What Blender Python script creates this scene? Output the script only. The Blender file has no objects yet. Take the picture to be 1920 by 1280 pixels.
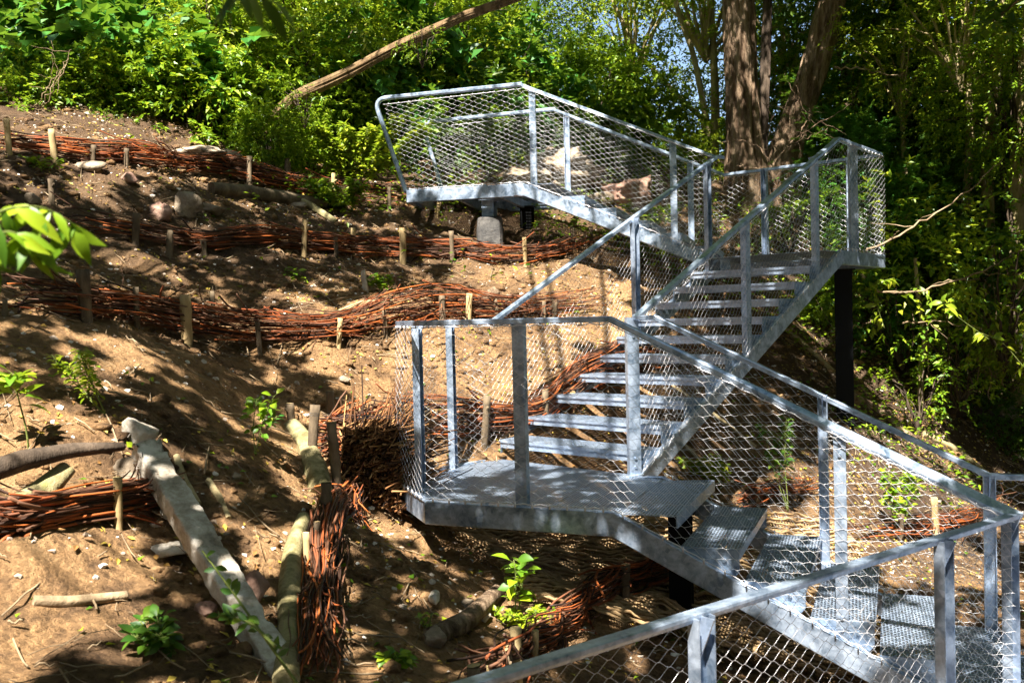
import bpy, math, random
import numpy as np
from mathutils import Matrix, Vector
rng = np.random.default_rng(7); random.seed(7)
SC = bpy.context.scene
# ------------------------------------------------------------------ camera
F = 1867.0; PITCH = math.atan((640-597)/F); ROLL = math.atan(.024)
FW = np.array([0, math.cos(PITCH), -math.sin(PITCH)])
_r = np.array([1., 0, 0]); _u = np.array([0, math.sin(PITCH), math.cos(PITCH)])
RI = _r*math.cos(ROLL)-_u*math.sin(ROLL); UP = _u*math.cos(ROLL)+_r*math.sin(ROLL)
cd = bpy.data.cameras.new('camera'); cam = bpy.data.objects.new('camera', cd); SC.collection.objects.link(cam)
cd.sensor_width = 36; cd.lens = 35.0; cd.clip_start = .05; cd.clip_end = 800
cam.matrix_world = Matrix(((RI[0], UP[0], -FW[0], 0), (RI[1], UP[1], -FW[1], 0), (RI[2], UP[2], -FW[2], 0), (0, 0, 0, 1)))
cd.dof.use_dof = True; cd.dof.focus_distance = 8.0; cd.dof.aperture_fstop = 5.6
SC.camera = cam
SC.view_settings.view_transform = 'Standard'; SC.view_settings.look = 'None'
SC.view_settings.exposure = 2.3; SC.view_settings.gamma = 1.0
# ------------------------------------------------------------------ light
SUNV = np.array([.2, .65, -1.1]); SUNV = SUNV/np.linalg.norm(SUNV)      # direction the light travels
TOSUN = -SUNV
W = bpy.data.worlds.new('World'); SC.world = W; W.use_nodes = True
nt = W.node_tree; bg = nt.nodes['Background']; sky = nt.nodes.new('ShaderNodeTexSky')
sky.sky_type = 'NISHITA'; sky.sun_disc = False; sky.sun_elevation = math.asin(TOSUN[2])
sky.sun_rotation = math.atan2(TOSUN[0], TOSUN[1])
nt.links.new(sky.outputs[0], bg.inputs[0]); bg.inputs[1].default_value = .05
sl = bpy.data.lights.new('sun', 'SUN'); sl.energy = 5.0; sl.angle = math.radians(.53); sl.color = (1, .95, .86)
so = bpy.data.objects.new('sun', sl); SC.collection.objects.link(so)
so.rotation_mode = 'QUATERNION'; so.rotation_quaternion = Vector(tuple(SUNV)).to_track_quat('-Z', 'Y'); so.location = (-2, -6, 12)

# ------------------------------------------------------------------ helpers
def ray(px, py): return FW+RI*(px-960)/F-UP*(py-640)/F
def aty(px, py, y): d = ray(px, py); return d*y/d[1]
def atz(px, py, z): d = ray(px, py); return d*z/d[2]
def project(p):
    p = np.asarray(p, float); w = p@FW
    return 960+F*(p@RI)/w, 640-F*(p@UP)/w
def nrm(v):
    v = np.asarray(v, float); return v/np.maximum(np.linalg.norm(v, axis=-1, keepdims=True), 1e-9)
_perm = np.random.default_rng(3).random(65536)
def _h(ix, iy, iz): return _perm[(ix*374761+iy*668265+iz*2147483+((ix*iy) & 1023)*97) & 65535]
def vnoise(p):
    p = np.asarray(p, float); i = np.floor(p).astype(np.int64); f = p-i; f = f*f*(3-2*f)
    x, y, z = i[..., 0], i[..., 1], i[..., 2]; r = 0
    for dx in (0, 1):
        wx = f[..., 0] if dx else 1-f[..., 0]
        for dy in (0, 1):
            wy = f[..., 1] if dy else 1-f[..., 1]
            for dz in (0, 1):
                wz = f[..., 2] if dz else 1-f[..., 2]
                r = r+wx*wy*wz*_h(x+dx, y+dy, z+dz)
    return r*2-1
def fbm(p, o=4):
    p = np.asarray(p, float); a = 1.; s = 0
    for k in range(o): s = s+a*vnoise(p*2**k+k*17.3); a *= .5
    return s
class MB:
    def __init__(s): s.v = []; s.f = []; s.n = 0; s.sm = []
    def add(s, V, Fc, smooth=False):
        V = np.asarray(V, float).reshape(-1, 3); Fc = np.asarray(Fc, int)
        s.v.append(V); s.f.append(Fc+s.n); s.sm.append(smooth); s.n += len(V)
    def poly(s, V): s.add(V, [list(range(len(V)))])
    def build(s, name, mat, parent=None, loc=(0, 0, 0)):
        me = bpy.data.meshes.new(name); base = OFF.get(parent.name, np.zeros(3)) if parent else np.array(loc, float)
        V = np.concatenate(s.v)-base
        me.vertices.add(len(V)); me.vertices.foreach_set('co', V.ravel())
        idx = np.concatenate([f.ravel() for f in s.f]); tot = np.concatenate([np.full(len(f), f.shape[1]) for f in s.f])
        me.loops.add(len(idx)); me.loops.foreach_set('vertex_index', idx.astype(np.int32))
        me.polygons.add(len(tot)); st = np.concatenate([[0], np.cumsum(tot)[:-1]])
        me.polygons.foreach_set('loop_start', st.astype(np.int32))
        me.polygons.foreach_set('use_smooth', np.concatenate([np.full(len(f), q) for f, q in zip(s.f, s.sm)]))
        me.update(calc_edges=True)
        if mat: me.materials.append(mat)
        o = bpy.data.objects.new(name, me); SC.collection.objects.link(o)
        if parent: o.parent = parent
        else: o.location = base
        OFF[o.name] = base
        return o
OFF = {}
def tag(o, label=None, cat=None, group=None, kind=None):
    if label: o['label'] = label
    if cat: o['category'] = cat
    if group: o['group'] = group
    if kind: o['kind'] = kind
    return o
def empty(name, loc, label, cat, group=None):
    o = bpy.data.objects.new(name, None); SC.collection.objects.link(o); o.location = tuple(loc); o.empty_display_size = .1
    OFF[o.name] = np.array(loc, float); return tag(o, label, cat, group)
def copy_tree(o, parent=None):
    c = o.copy(); SC.collection.objects.link(c)
    if parent: c.parent = parent
    for ch in list(o.children): copy_tree(ch, c)
    return c
def tubes(mb, P, R, n=5, cap=True, smooth=True):
    """P [m,k,3], R [m,k] or scalar: many tubes at once"""
    P = np.asarray(P, float)
    if P.ndim == 2: P = P[None]
    m, k, _ = P.shape; R = np.broadcast_to(np.asarray(R, float), (m, k))
    T = np.gradient(P, axis=1); T = nrm(T)
    mean = nrm(P[:, -1]-P[:, 0]); ref = np.where(np.abs(mean[:, 2:3]) > .8, np.array([[1., 0.13, 0]]), np.array([[0, 0, 1.]]))
    A = nrm(np.cross(T, ref[:, None, :])); B = np.cross(T, A)
    a = np.arange(n)*2*np.pi/n
    V = P[:, :, None]+R[:, :, None, None]*(A[:, :, None]*np.cos(a)[:, None]+B[:, :, None]*np.sin(a)[:, None])
    ii = np.arange(k*n).reshape(k, n)
    q = np.stack([ii[:-1], np.roll(ii, -1, 1)[:-1], np.roll(ii, -1, 1)[1:], ii[1:]], -1).reshape(-1, 4)
    fa = (q[None]+(np.arange(m)*k*n)[:, None, None]).reshape(-1, 4)
    mb.add(V.reshape(-1, 3), fa, smooth)
    if cap:
        off = mb.n-m*k*n
        c0 = ii[0][::-1][None]+(np.arange(m)*k*n)[:, None]; c1 = ii[-1][None]+(np.arange(m)*k*n)[:, None]
        mb.f.append(np.concatenate([c0, c1])+off); mb.sm.append(False)
def box(mb, c, ax, h):
    """centre, 3 axes (rows), half sizes"""
    ax = np.asarray(ax, float); c = np.asarray(c, float)
    V = [c+sx*h[0]*ax[0]+sy*h[1]*ax[1]+sz*h[2]*ax[2] for sx in (-1, 1) for sy in (-1, 1) for sz in (-1, 1)]
    mb.add(V, [[0, 1, 3, 2], [4, 6, 7, 5], [0, 4, 5, 1], [2, 3, 7, 6], [0, 2, 6, 4], [1, 5, 7, 3]])
def prism(mb, poly, d):
    poly = np.asarray(poly, float); n = len(poly); V = np.concatenate([poly, poly+np.asarray(d, float)])
    mb.add(V, [[i, (i+1) % n, n+(i+1) % n, n+i] for i in range(n)])
    off = mb.n-2*n
    mb.f.append(np.array([list(range(n))[::-1]])+off); mb.sm.append(False)
    mb.f.append(np.array([list(range(n, 2*n))])+off); mb.sm.append(False)
def rectprof(w, h, c=.004, top=0.):
    """profile in (side, up); top = where the top edge is"""
    x, y = w/2, h/2; y0 = top-y
    return [(-x+c, y0-y), (x-c, y0-y), (x, y0-y+c), (x, y0+y-c), (x-c, y0+y), (-x+c, y0+y), (-x, y0+y-c), (-x, y0-y+c)]
def sweep(mb, pts, prof, side=None, closed=False):
    P = np.asarray(pts, float); k = len(P); prof = np.asarray(prof)
    rings = []
    for i in range(k):
        a = P[(i-1) % k] if (i > 0 or closed) else None; b = P[(i+1) % k] if (i < k-1 or closed) else None
        d0 = nrm(P[i]-a) if a is not None else nrm(b-P[i]); d1 = nrm(b-P[i]) if b is not None else d0
        if side is None:
            h0 = nrm(np.array([d0[0], d0[1], 0])); h1 = nrm(np.array([d1[0], d1[1], 0])); hm = nrm(h0+h1)
            S = np.array([hm[1], -hm[0], 0])/max(.3, hm@h0)
        else: S = np.asarray(side, float)
        # slopes
        t = nrm(d0+d1); Sn = nrm(S); t = nrm(t-Sn*(t@Sn)); U = np.cross(Sn, t)
        e0 = nrm(d0-Sn*(d0@Sn)); U = U/max(.3, t@e0)
        rings.append(P[i]+prof[:, :1]*S+prof[:, 1:]*U)
    V = np.concatenate(rings); n = len(prof); Fc = []
    for i in range(k if closed else k-1):
        j = (i+1) % k
        for q in range(n): Fc.append([i*n+q, i*n+(q+1) % n, j*n+(q+1) % n, j*n+q])
    mb.add(V, Fc)
    if not closed:
        off = mb.n-len(V)
        mb.f.append(np.array([list(range(n))[::-1], list(range((k-1)*n, k*n))])+off); mb.sm.append(False)

# ------------------------------------------------------------------ materials
def mat(name):
    m = bpy.data.materials.new(name); m.use_nodes = True; t = m.node_tree; return m, t, t.nodes['Principled BSDF']
def N(t, ty, **k):
    n = t.nodes.new(ty)
    for a, b in k.items():
        if a in n.inputs.keys(): n.inputs[a].default_value = b
        else: setattr(n, a, b)
    return n
def ramp(t, fac, cols):
    r = t.nodes.new('ShaderNodeValToRGB'); e = r.color_ramp.elements
    while len(e) < len(cols): e.new(.5)
    for i, (p, c) in enumerate(cols): e[i].position = p; e[i].color = (*c, 1)
    t.links.new(fac, r.inputs[0]); return r
def coords(t, kind='Object'):
    return t.nodes.new('ShaderNodeTexCoord').outputs[kind]
def noise(t, vec, scale, detail=4, rough=.6, dist=0):
    n = N(t, 'ShaderNodeTexNoise'); n.inputs['Scale'].default_value = scale; n.inputs['Detail'].default_value = detail
    n.inputs['Roughness'].default_value = rough; n.inputs['Distortion'].default_value = dist
    t.links.new(vec, n.inputs['Vector']); return n
def bump(t, b, hgt, strength, dist, prev=None):
    n = N(t, 'ShaderNodeBump'); n.inputs['Strength'].default_value = strength; n.inputs['Distance'].default_value = dist
    t.links.new(hgt, n.inputs['Height'])
    if prev: t.links.new(prev, n.inputs['Normal'])
    if b: t.links.new(n.outputs[0], b.inputs['Normal'])
    return n.outputs[0]
def math_(t, op, a, b=None):
    n = t.nodes.new('ShaderNodeMath'); n.operation = op
    for i, x in enumerate((a, b)):
        if x is None: continue
        if isinstance(x, (int, float)): n.inputs[i].default_value = x
        else: t.links.new(x, n.inputs[i])
    return n.outputs[0]
def mixc(t, fac, a, b, mode='MIX'):
    n = t.nodes.new('ShaderNodeMix'); n.data_type = 'RGBA'; n.blend_type = mode
    for i, x in ((0, fac), (6, a), (7, b)):
        if isinstance(x, (int, float)): n.inputs[i].default_value = x
        elif isinstance(x, tuple): n.inputs[i].default_value = (*x, 1)
        else: t.links.new(x, n.inputs[i])
    return n.outputs[2]
def m_steel(name, c0=(.12, .18, .27), c1=(.66, .76, .92), metal=.72, rough=.38, grate=False):
    m, t, b = mat(name); co = coords(t)
    v = N(t, 'ShaderNodeTexVoronoi', Scale=38.); t.links.new(co, v.inputs['Vector'])
    n = noise(t, co, 7, 5, .7, .6); n2 = noise(t, co, 60, 3)
    f = math_(t, 'ADD', math_(t, 'MULTIPLY', v.outputs['Color'], .15), math_(t, 'MULTIPLY', n.outputs[0], .8))
    r = ramp(t, f, [(.3, c0), (.5, tuple((a+b_)/2 for a, b_ in zip(c0, c1))), (.72, c1)])
    col = r.outputs[0]
    b.inputs['Metallic'].default_value = metal
    rr = ramp(t, n.outputs[0], [(.3, (rough-.1,)*3), (.7, (rough+.14,)*3)]); t.links.new(rr.outputs[0], b.inputs['Roughness'])
    bn = bump(t, b, n2.outputs[0], .12, .01)
    if grate:
        s = t.nodes.new('ShaderNodeSeparateXYZ'); mp = N(t, 'ShaderNodeMapping'); mp.inputs['Rotation'].default_value = (0, 0, grate)
        t.links.new(co, mp.inputs[0]); t.links.new(mp.outputs[0], s.inputs[0])
        a = math_(t, 'SINE', math_(t, 'MULTIPLY', s.outputs[0], 2*math.pi/.036)); c = math_(t, 'SINE', math_(t, 'MULTIPLY', s.outputs[1], 2*math.pi/.044))
        w = math_(t, 'MULTIPLY', a, c)
        g = N(t, 'ShaderNodeNewGeometry'); sp = t.nodes.new('ShaderNodeSeparateXYZ'); t.links.new(g.outputs['True Normal'], sp.inputs[0])
        upf = math_(t, 'GREATER_THAN', math_(t, 'ABSOLUTE', sp.outputs[2]), .9)
        hole = math_(t, 'MULTIPLY', math_(t, 'GREATER_THAN', math_(t, 'ABSOLUTE', w), .40), upf)
        col = mixc(t, math_(t, 'MULTIPLY', math_(t, 'GREATER_THAN', math_(t, 'ABSOLUTE', w), .36), upf), col, (.03, .035, .045))
        hole = math_(t, 'MULTIPLY', math_(t, 'GREATER_THAN', math_(t, 'ABSOLUTE', w), .66), upf)
        tb = N(t, 'ShaderNodeBsdfTransparent'); ms = N(t, 'ShaderNodeMixShader'); t.links.new(hole, ms.inputs[0]); t.links.new(b.outputs[0], ms.inputs[1]); t.links.new(tb.outputs[0], ms.inputs[2]); t.links.new(ms.outputs[0], t.nodes['Material Output'].inputs[0])
        bump(t, b, math_(t, 'MULTIPLY', w, upf), .8, .006, bn)
    t.links.new(col, b.inputs['Base Color']); return m
M = {}
M['steel'] = m_steel('galvanised_steel'); M['steel_dull'] = m_steel('galvanised_steel_dull', (.12, .18, .27), (.46, .56, .70), .7, .45)
M['grate'] = m_steel('perforated_steel', (.26, .34, .46), (.60, .70, .86), .65, .38, grate=.33)
M['grate2'] = m_steel('perforated_steel_treads', (.26, .34, .46), (.60, .70, .86), .65, .38, grate=-.7)
m, t, b = mat('stainless_wire'); b.inputs['Base Color'].default_value = (.70, .68, .69, 1); b.inputs['Metallic'].default_value = .7; b.inputs['Roughness'].default_value = .45; M['wire'] = m
m, t, b = mat('black_paint'); b.inputs['Base Color'].default_value = (.004, .0045, .005, 1); b.inputs['Roughness'].default_value = .6; b.inputs['Specular IOR Level'].default_value = .15; M['black'] = m
def m_leaf(name, cols, tr=.35, rough=.42):
    m, t, b = mat(name); g = N(t, 'ShaderNodeNewGeometry'); co = coords(t); n = noise(t, co, .9, 2)
    f = math_(t, 'ADD', math_(t, 'MULTIPLY', g.outputs['Random Per Island'], .65), math_(t, 'MULTIPLY', n.outputs[0], .4))
    k = len(cols); r = ramp(t, f, [(.1+.8*i/(k-1), c) for i, c in enumerate(cols)])
    t.links.new(r.outputs[0], b.inputs['Base Color']); b.inputs['Roughness'].default_value = rough
    b.inputs['Specular IOR Level'].default_value = .4
    tl = N(t, 'ShaderNodeBsdfTranslucent'); mx = N(t, 'ShaderNodeMixShader'); mx.inputs[0].default_value = tr
    t.links.new(mixc(t, .5, r.outputs[0], (.30, .42, .02)), tl.inputs[0])
    t.links.new(b.outputs[0], mx.inputs[1]); t.links.new(tl.outputs[0], mx.inputs[2])
    t.links.new(mx.outputs[0], t.nodes['Material Output'].inputs[0]); return m
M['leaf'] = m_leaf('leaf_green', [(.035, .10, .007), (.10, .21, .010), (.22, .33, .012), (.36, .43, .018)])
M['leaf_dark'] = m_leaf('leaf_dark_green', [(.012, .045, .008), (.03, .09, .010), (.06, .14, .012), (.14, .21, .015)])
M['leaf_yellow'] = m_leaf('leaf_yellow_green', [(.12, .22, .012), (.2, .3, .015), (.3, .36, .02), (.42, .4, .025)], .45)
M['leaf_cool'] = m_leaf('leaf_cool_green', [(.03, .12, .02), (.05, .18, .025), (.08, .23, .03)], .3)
M['litter'] = m_leaf('fallen_leaf', [(.10, .05, .02), (.25, .12, .03), (.4, .25, .04), (.5, .38, .05), (.16, .09, .05)], .1, .7)
def m_soil():
    m, t, b = mat('sandy_soil'); co = coords(t)
    n1 = noise(t, co, .55, 5, .6); n2 = noise(t, co, 5, 8, .7); n3 = noise(t, co, 34, 6, .75)
    r = ramp(t, math_(t, 'ADD', math_(t, 'MULTIPLY', n1.outputs[0], .55), math_(t, 'MULTIPLY', n2.outputs[0], .5)),
             [(.36, (.075, .043, .022)), (.46, (.19, .112, .058)), (.55, (.40, .235, .11)), (.68, (.56, .365, .185))])
    r3 = ramp(t, n3.outputs[0], [(.3, (.55, .5, .45)), (.5, (.95, .95, .95)), (.72, (1.25, 1.2, 1.15))])
    c = mixc(t, 1., r.outputs[0], r3.outputs[0], 'MULTIPLY')
    # dark humus under the wood, further up and right, plus painted-in shade under the middle flight
    at = N(t, 'ShaderNodeAttribute'); at.attribute_name = 'humus_shade'
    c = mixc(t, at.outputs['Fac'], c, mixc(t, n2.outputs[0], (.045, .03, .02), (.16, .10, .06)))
    v = N(t, 'ShaderNodeTexVoronoi', Scale=26.); t.links.new(co, v.inputs['Vector'])
    t.links.new(c, b.inputs['Base Color']); b.inputs['Roughness'].default_value = .95; b.inputs['Specular IOR Level'].default_value = .15
    h = math_(t, 'ADD', n3.outputs[0], math_(t, 'MULTIPLY', n2.outputs[0], 2.5))
    p = bump(t, None, h, 1., .06); bump(t, b, v.outputs['Distance'], .35, .02, p); return m
M['soil'] = m_soil()
def m_noise(name, cols, sc=6, stretch=(1, 1, 1), bd=.02, bs=.7, rough=.9, sc2=40, island=0.):
    m, t, b = mat(name); co = coords(t); mp = N(t, 'ShaderNodeMapping'); mp.inputs['Scale'].default_value = stretch
    t.links.new(co, mp.inputs[0]); n = noise(t, mp.outputs[0], sc, 6, .65, .3); n2 = noise(t, mp.outputs[0], sc2, 4, .7)
    f = math_(t, 'ADD', math_(t, 'MULTIPLY', n.outputs[0], .75), math_(t, 'MULTIPLY', n2.outputs[0], .25))
    if island:
        g = N(t, 'ShaderNodeNewGeometry'); f = math_(t, 'ADD', math_(t, 'MULTIPLY', f, 1-island), math_(t, 'MULTIPLY', g.outputs['Random Per Island'], island))
    k = len(cols); a, z = (.32, .68) if not island else (.15, .85)
    r = ramp(t, f, [(a+(z-a)*i/(k-1), c) for i, c in enumerate(cols)])
    t.links.new(r.outputs[0], b.inputs['Base Color']); b.inputs['Roughness'].default_value = rough; b.inputs['Specular IOR Level'].default_value = .2
    h = math_(t, 'ADD', n.outputs[0], math_(t, 'MULTIPLY', n2.outputs[0], .4)); bump(t, b, h, bs, bd); return m
M['bark'] = m_noise('rough_bark', [(.035, .02, .012), (.16, .10, .06), (.36, .25, .16), (.50, .37, .25)], 6, (1.8, 1.8, .22), .12, 1.)
M['bark_mid'] = m_noise('brown_bark', [(.05, .032, .016), (.15, .095, .048), (.26, .18, .09)], 8, (1.5, 1.5, .4), .05)
M['bark_dark'] = m_noise('dark_bark', [(.025, .018, .013), (.07, .05, .035), (.14, .10, .07)], 7, (1, 1, .4), .03)
M['bark_pale'] = m_noise('pale_bark', [(.16, .12, .06), (.32, .25, .13), (.46, .38, .22)], 9, (1, 1, .35), .02)
M['willow'] = m_noise('red_willow_rods', [(.022, .012, .008), (.07, .03, .016), (.14, .07, .04), (.22, .055, .018), (.38, .105, .025)], 3, (1, 1, 1), .004, .3, .6, 30, island=.75)
M['rodend'] = m_noise('cut_rod_ends', [(.015, .008, .005), (.07, .03, .012), (.20, .085, .03), (.42, .24, .10)], 3, (1, 1, 1), .004, .3, .8, 30, island=.7)
M['stake'] = m_noise('peeled_stake', [(.20, .135, .07), (.38, .27, .13), (.52, .40, .21)], 7, (1, 1, .3), .01)
M['stake_dark'] = m_noise('weathered_stake', [(.05, .036, .024), (.13, .095, .06), (.24, .18, .11)], 7, (1, 1, .3), .02)
M['cut'] = m_noise('cut_wood', [(.5, .36, .16), (.62, .47, .24)], 20, (1, 1, 1), .003, .3)
M['moss_wood'] = m_noise('mossy_log', [(.05, .04, .02), (.15, .13, .055), (.30, .25, .13), (.22, .22, .07)], 6, (1, 1, .7), .03)
M['stone'] = m_noise('pale_stone', [(.10, .075, .05), (.26, .20, .14), (.42, .34, .25)], 4, (1, 1, 1), .04)
M['stone_red'] = m_noise('reddish_stone', [(.16, .09, .065), (.32, .19, .14), (.44, .30, .22)], 4, (1, 1, 1), .04)
M['concrete'] = m_noise('old_concrete', [(.12, .10, .075), (.34, .29, .23), (.56, .51, .44), (.70, .67, .61)], 5, (1, 1, 1), .02, .8)
M['footing'] = m_noise('dark_footing', [(.03, .03, .032), (.09, .085, .08), (.18, .165, .15)], 6)
M['jute'] = m_noise('coir_rope', [(.12, .07, .03), (.34, .22, .11), (.52, .37, .20)], 12, (1, 1, 1), .006, .5)
M['pebble'] = m_noise('pebbles', [(.18, .13, .09), (.38, .30, .23), (.55, .48, .40), (.7, .66, .6)], 4, (1, 1, 1), .01, .4, .9, 20, island=.7)
M['stem'] = m_noise('green_stem', [(.10, .14, .03), (.2, .22, .06)], 10)
M['twig'] = m_noise('pale_twig', [(.11, .075, .045), (.24, .17, .10), (.38, .29, .18)], 8)

# ------------------------------------------------------------------ terrain
CP = [  # pixel x, y, depth: soil surface read off the slope
 (0, 1280, 3.3), (300, 1280, 3.4), (600, 1280, 3.9), (800, 1270, 4.1), (1000, 1280, 4.5), (0, 1100, 3.8), (250, 1100, 4.1), (0, 950, 4.4), (150, 1000, 4.2),
 (500, 1100, 4.7), (700, 1100, 5.1), (850, 1150, 5.1), (0, 800, 4.9), (250, 830, 5.2), (450, 850, 5.9), (580, 930, 5.8), (680, 980, 6.1),
 (0, 680, 5.5), (200, 660, 6.2), (400, 700, 6.9), (550, 760, 7.3), (700, 740, 7.9), (850, 700, 8.3), (1000, 680, 8.8),
 (0, 600, 6.1), (300, 610, 7.4), (600, 655, 8.1), (900, 600, 9.4), (1100, 600, 9.9),
 (0, 450, 7.5), (300, 500, 8.6), (600, 470, 10.2), (760, 560, 9.3), (850, 480, 10.9), (1050, 480, 11.3), (1180, 500, 11.4), (1230, 540, 11.2),
 (0, 330, 8.6), (250, 330, 9.6), (450, 360, 10.8), (650, 400, 11.6), (800, 400, 11.9), (1000, 400, 12.5), (1100, 400, 12.9),
 (0, 230, 9.8), (250, 270, 10.7), (450, 290, 12.0), (650, 330, 12.9), (1050, 345, 13.6), (1250, 400, 13.6), (1390, 400, 13.8), (1480, 440, 13.6),
 (930, 465, 11.2), (1000, 990, 7.3), (850, 960, 7.0), (1000, 1100, 6.1), (1150, 1060, 6.8), (1200, 1180, 5.8), (1350, 1200, 6.0), (1500, 1250, 6.1), (1400, 1080, 7.1), (1600, 1130, 7.0),
 (1150, 880, 8.0), (1300, 760, 9.3), (1450, 640, 11.2), (1400, 900, 8.6), (1600, 950, 8.8), (1585, 760, 10.6), (1800, 1000, 9.2), (1900, 1100, 8.2),
 (1700, 800, 11.3), (1900, 880, 11.6), (1600, 640, 12.4), (1750, 680, 13.2), (1900, 740, 13.6), (1650, 520, 15), (1850, 560, 16)]
pts = [aty(x, y, d) for x, y, d in CP]
pts += [np.array(p, float) for p in [(0, 0, -2.5), (3, 1.5, -2.9), (-3, 0, -1.6), (-6, 4, .1), (-8, 8, 2.2), (-10, 14, 4.2), (-6, 18, 4.4), (0, 17, 3.0), (5, 18, 2.4), (8, 16, 1.2),
        (12, 12, -1.5), (8, 8, -2.2), (7, 3, -3), (12, 22, 1.5), (0, 24, 3.2), (-12, 26, 5), (10, 30, 2), (0, 36, 3.2), (-14, -2, 1), (14, 0, -4), (-20, 30, 5.5), (20, 30, 1)]]
CPX = np.array(pts)
def tps_k(r2): return .5*r2*np.log(np.maximum(r2, 1e-12))
def _fit():
    n = len(CPX); d2 = ((CPX[:, None, :2]-CPX[None, :, :2])**2).sum(-1); K = tps_k(d2)+np.eye(n)*.12
    Pm = np.c_[np.ones(n), CPX[:, :2]]; A = np.block([[K, Pm], [Pm.T, np.zeros((3, 3))]])
    return np.linalg.solve(A, np.r_[CPX[:, 2], 0, 0, 0])
TW = _fit()
def ground0(xy):
    xy = np.asarray(xy, float); sh = xy.shape[:-1]; q = xy.reshape(-1, 2); out = np.empty(len(q))
    for i in range(0, len(q), 20000):
        c = q[i:i+20000]; r2 = ((c[:, None]-CPX[None, :, :2])**2).sum(-1)
        out[i:i+20000] = tps_k(r2)@TW[:-3]+TW[-3]+c@TW[-2:]
    # far away keep to gentle level
    R = np.hypot(q[:, 0], q[:, 1]-8); w = np.clip((R-24)/14, 0, 1); w = w*w*(3-2*w)
    out = out*(1-w)+w*(2.6-.12*np.clip(q[:, 0], -30, 30))
    return out.reshape(sh)
def ground(xy):
    xy = np.asarray(xy, float); p = np.concatenate([xy, np.zeros(xy.shape[:-1]+(1,))], -1)
    return ground0(xy)+.055*fbm(p*1.3, 3)++.030*fbm(p*4.5+9, 3)+.018*np.abs(fbm(p*17+3, 2))
def hit(px, py, y0=1.5, y1=45):
    d = ray(px, py); d = d/d[1]; Y = np.arange(y0, y1, .04); P = Y[:, None]*d; g = ground0(P[:, :2])
    k = np.nonzero(P[:, 2] < g)[0]
    p = P[k[0]] if len(k) else P[-1]
    p = p.copy(); p[2] = float(ground(p[:2])); return p
def axis_pts(a, b, fine, lo, hi):
    core = np.arange(a, b, fine); L = [a]; s = fine
    while L[-1] > lo: s *= 1.13; L.append(L[-1]-s)
    H = [core[-1]]; s = fine
    while H[-1] < hi: s *= 1.13; H.append(H[-1]+s)
    return np.r_[L[::-1], core[1:-1], H]
gx = axis_pts(-5.2, 7.0, .035, -130, 130); gy = axis_pts(2.4, 14.5, .035, -70, 180)
X, Y = np.meshgrid(gx, gy, indexing='ij'); Z = ground(np.stack([X, Y], -1))
nx, ny = X.shape; ii = np.arange(nx*ny).reshape(nx, ny)
mb = MB(); mb.add(np.stack([X, Y, Z], -1).reshape(-1, 3), np.stack([ii[:-1, :-1], ii[1:, :-1], ii[1:, 1:], ii[:-1, 1:]], -1).reshape(-1, 4), True)
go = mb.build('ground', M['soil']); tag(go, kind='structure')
hm = np.clip((X-1.0-.0*Y)/2.5, 0, 1)*np.clip((Y-7.3)/1.6, 0, 1); hm = np.maximum(hm, np.clip((Y-13.3)/1.5, 0, 1)); hm = np.maximum(hm, np.clip((X-4.2)/1, 0, 1))  # first term starts early to paint shade on the soil below the middle flight
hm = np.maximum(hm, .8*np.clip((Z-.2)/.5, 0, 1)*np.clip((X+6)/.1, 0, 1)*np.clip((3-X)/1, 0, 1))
a_ = go.data.attributes.new('humus_shade', 'FLOAT', 'POINT'); a_.data.foreach_set('value', hm.ravel().astype(np.float32))

# ------------------------------------------------------------------ staircase
V2 = lambda x, y, z: np.array([x, y, z], float)
Z1, Z2, Z3, Z4, HR = -2.10, -1.10, .574, 1.47, 1.10
up = V2(0, 0, 1)
L2 = dict(A=V2(.55, 5.53, Z2), B=V2(-.53, 6.0, Z2), C=V2(-.74, 6.6, Z2), D=V2(-.52, 7.4, Z2), E=V2(-.14, 7.83, Z2), Fp=V2(.85, 6.84, Z2), G=V2(1.0, 6.6, Z2))
d1 = nrm(V2(1.87, -.72, 0)); w1 = V2(.45, 1.17, 0); w1n = nrm(w1)
L1a = V2(2.41, 4.80, Z1); L1b = L1a+w1
L3 = dict(a=V2(3.19, 9.66, Z3), b=V2(4.0, 10.72, Z3), c=V2(2.60, 11.98, Z3), d=V2(2.21, 10.57, Z3))
L4 = dict(a=V2(.18, 11.0, Z4), b=V2(.60, 12.35, Z4), c=V2(-1.0, 12.85, Z4), d=V2(-1.13, 11.36, Z4))
stair = empty('steel_staircase', (0.5, 7, -1.3), 'galvanised steel outdoor staircase zigzagging up the slope, with perforated treads and wire net railings', 'staircase')
def clip(poly, n, c):
    out = []; k = len(poly)
    for i in range(k):
        a, b = poly[i], poly[(i+1) % k]; da, db = a@n-c, b@n-c
        if da >= 0: out.append(a)
        if (da > 0) != (db > 0) and abs(da-db) > 1e-9: out.append(a+(b-a)*da/(da-db))
    return out
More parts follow.
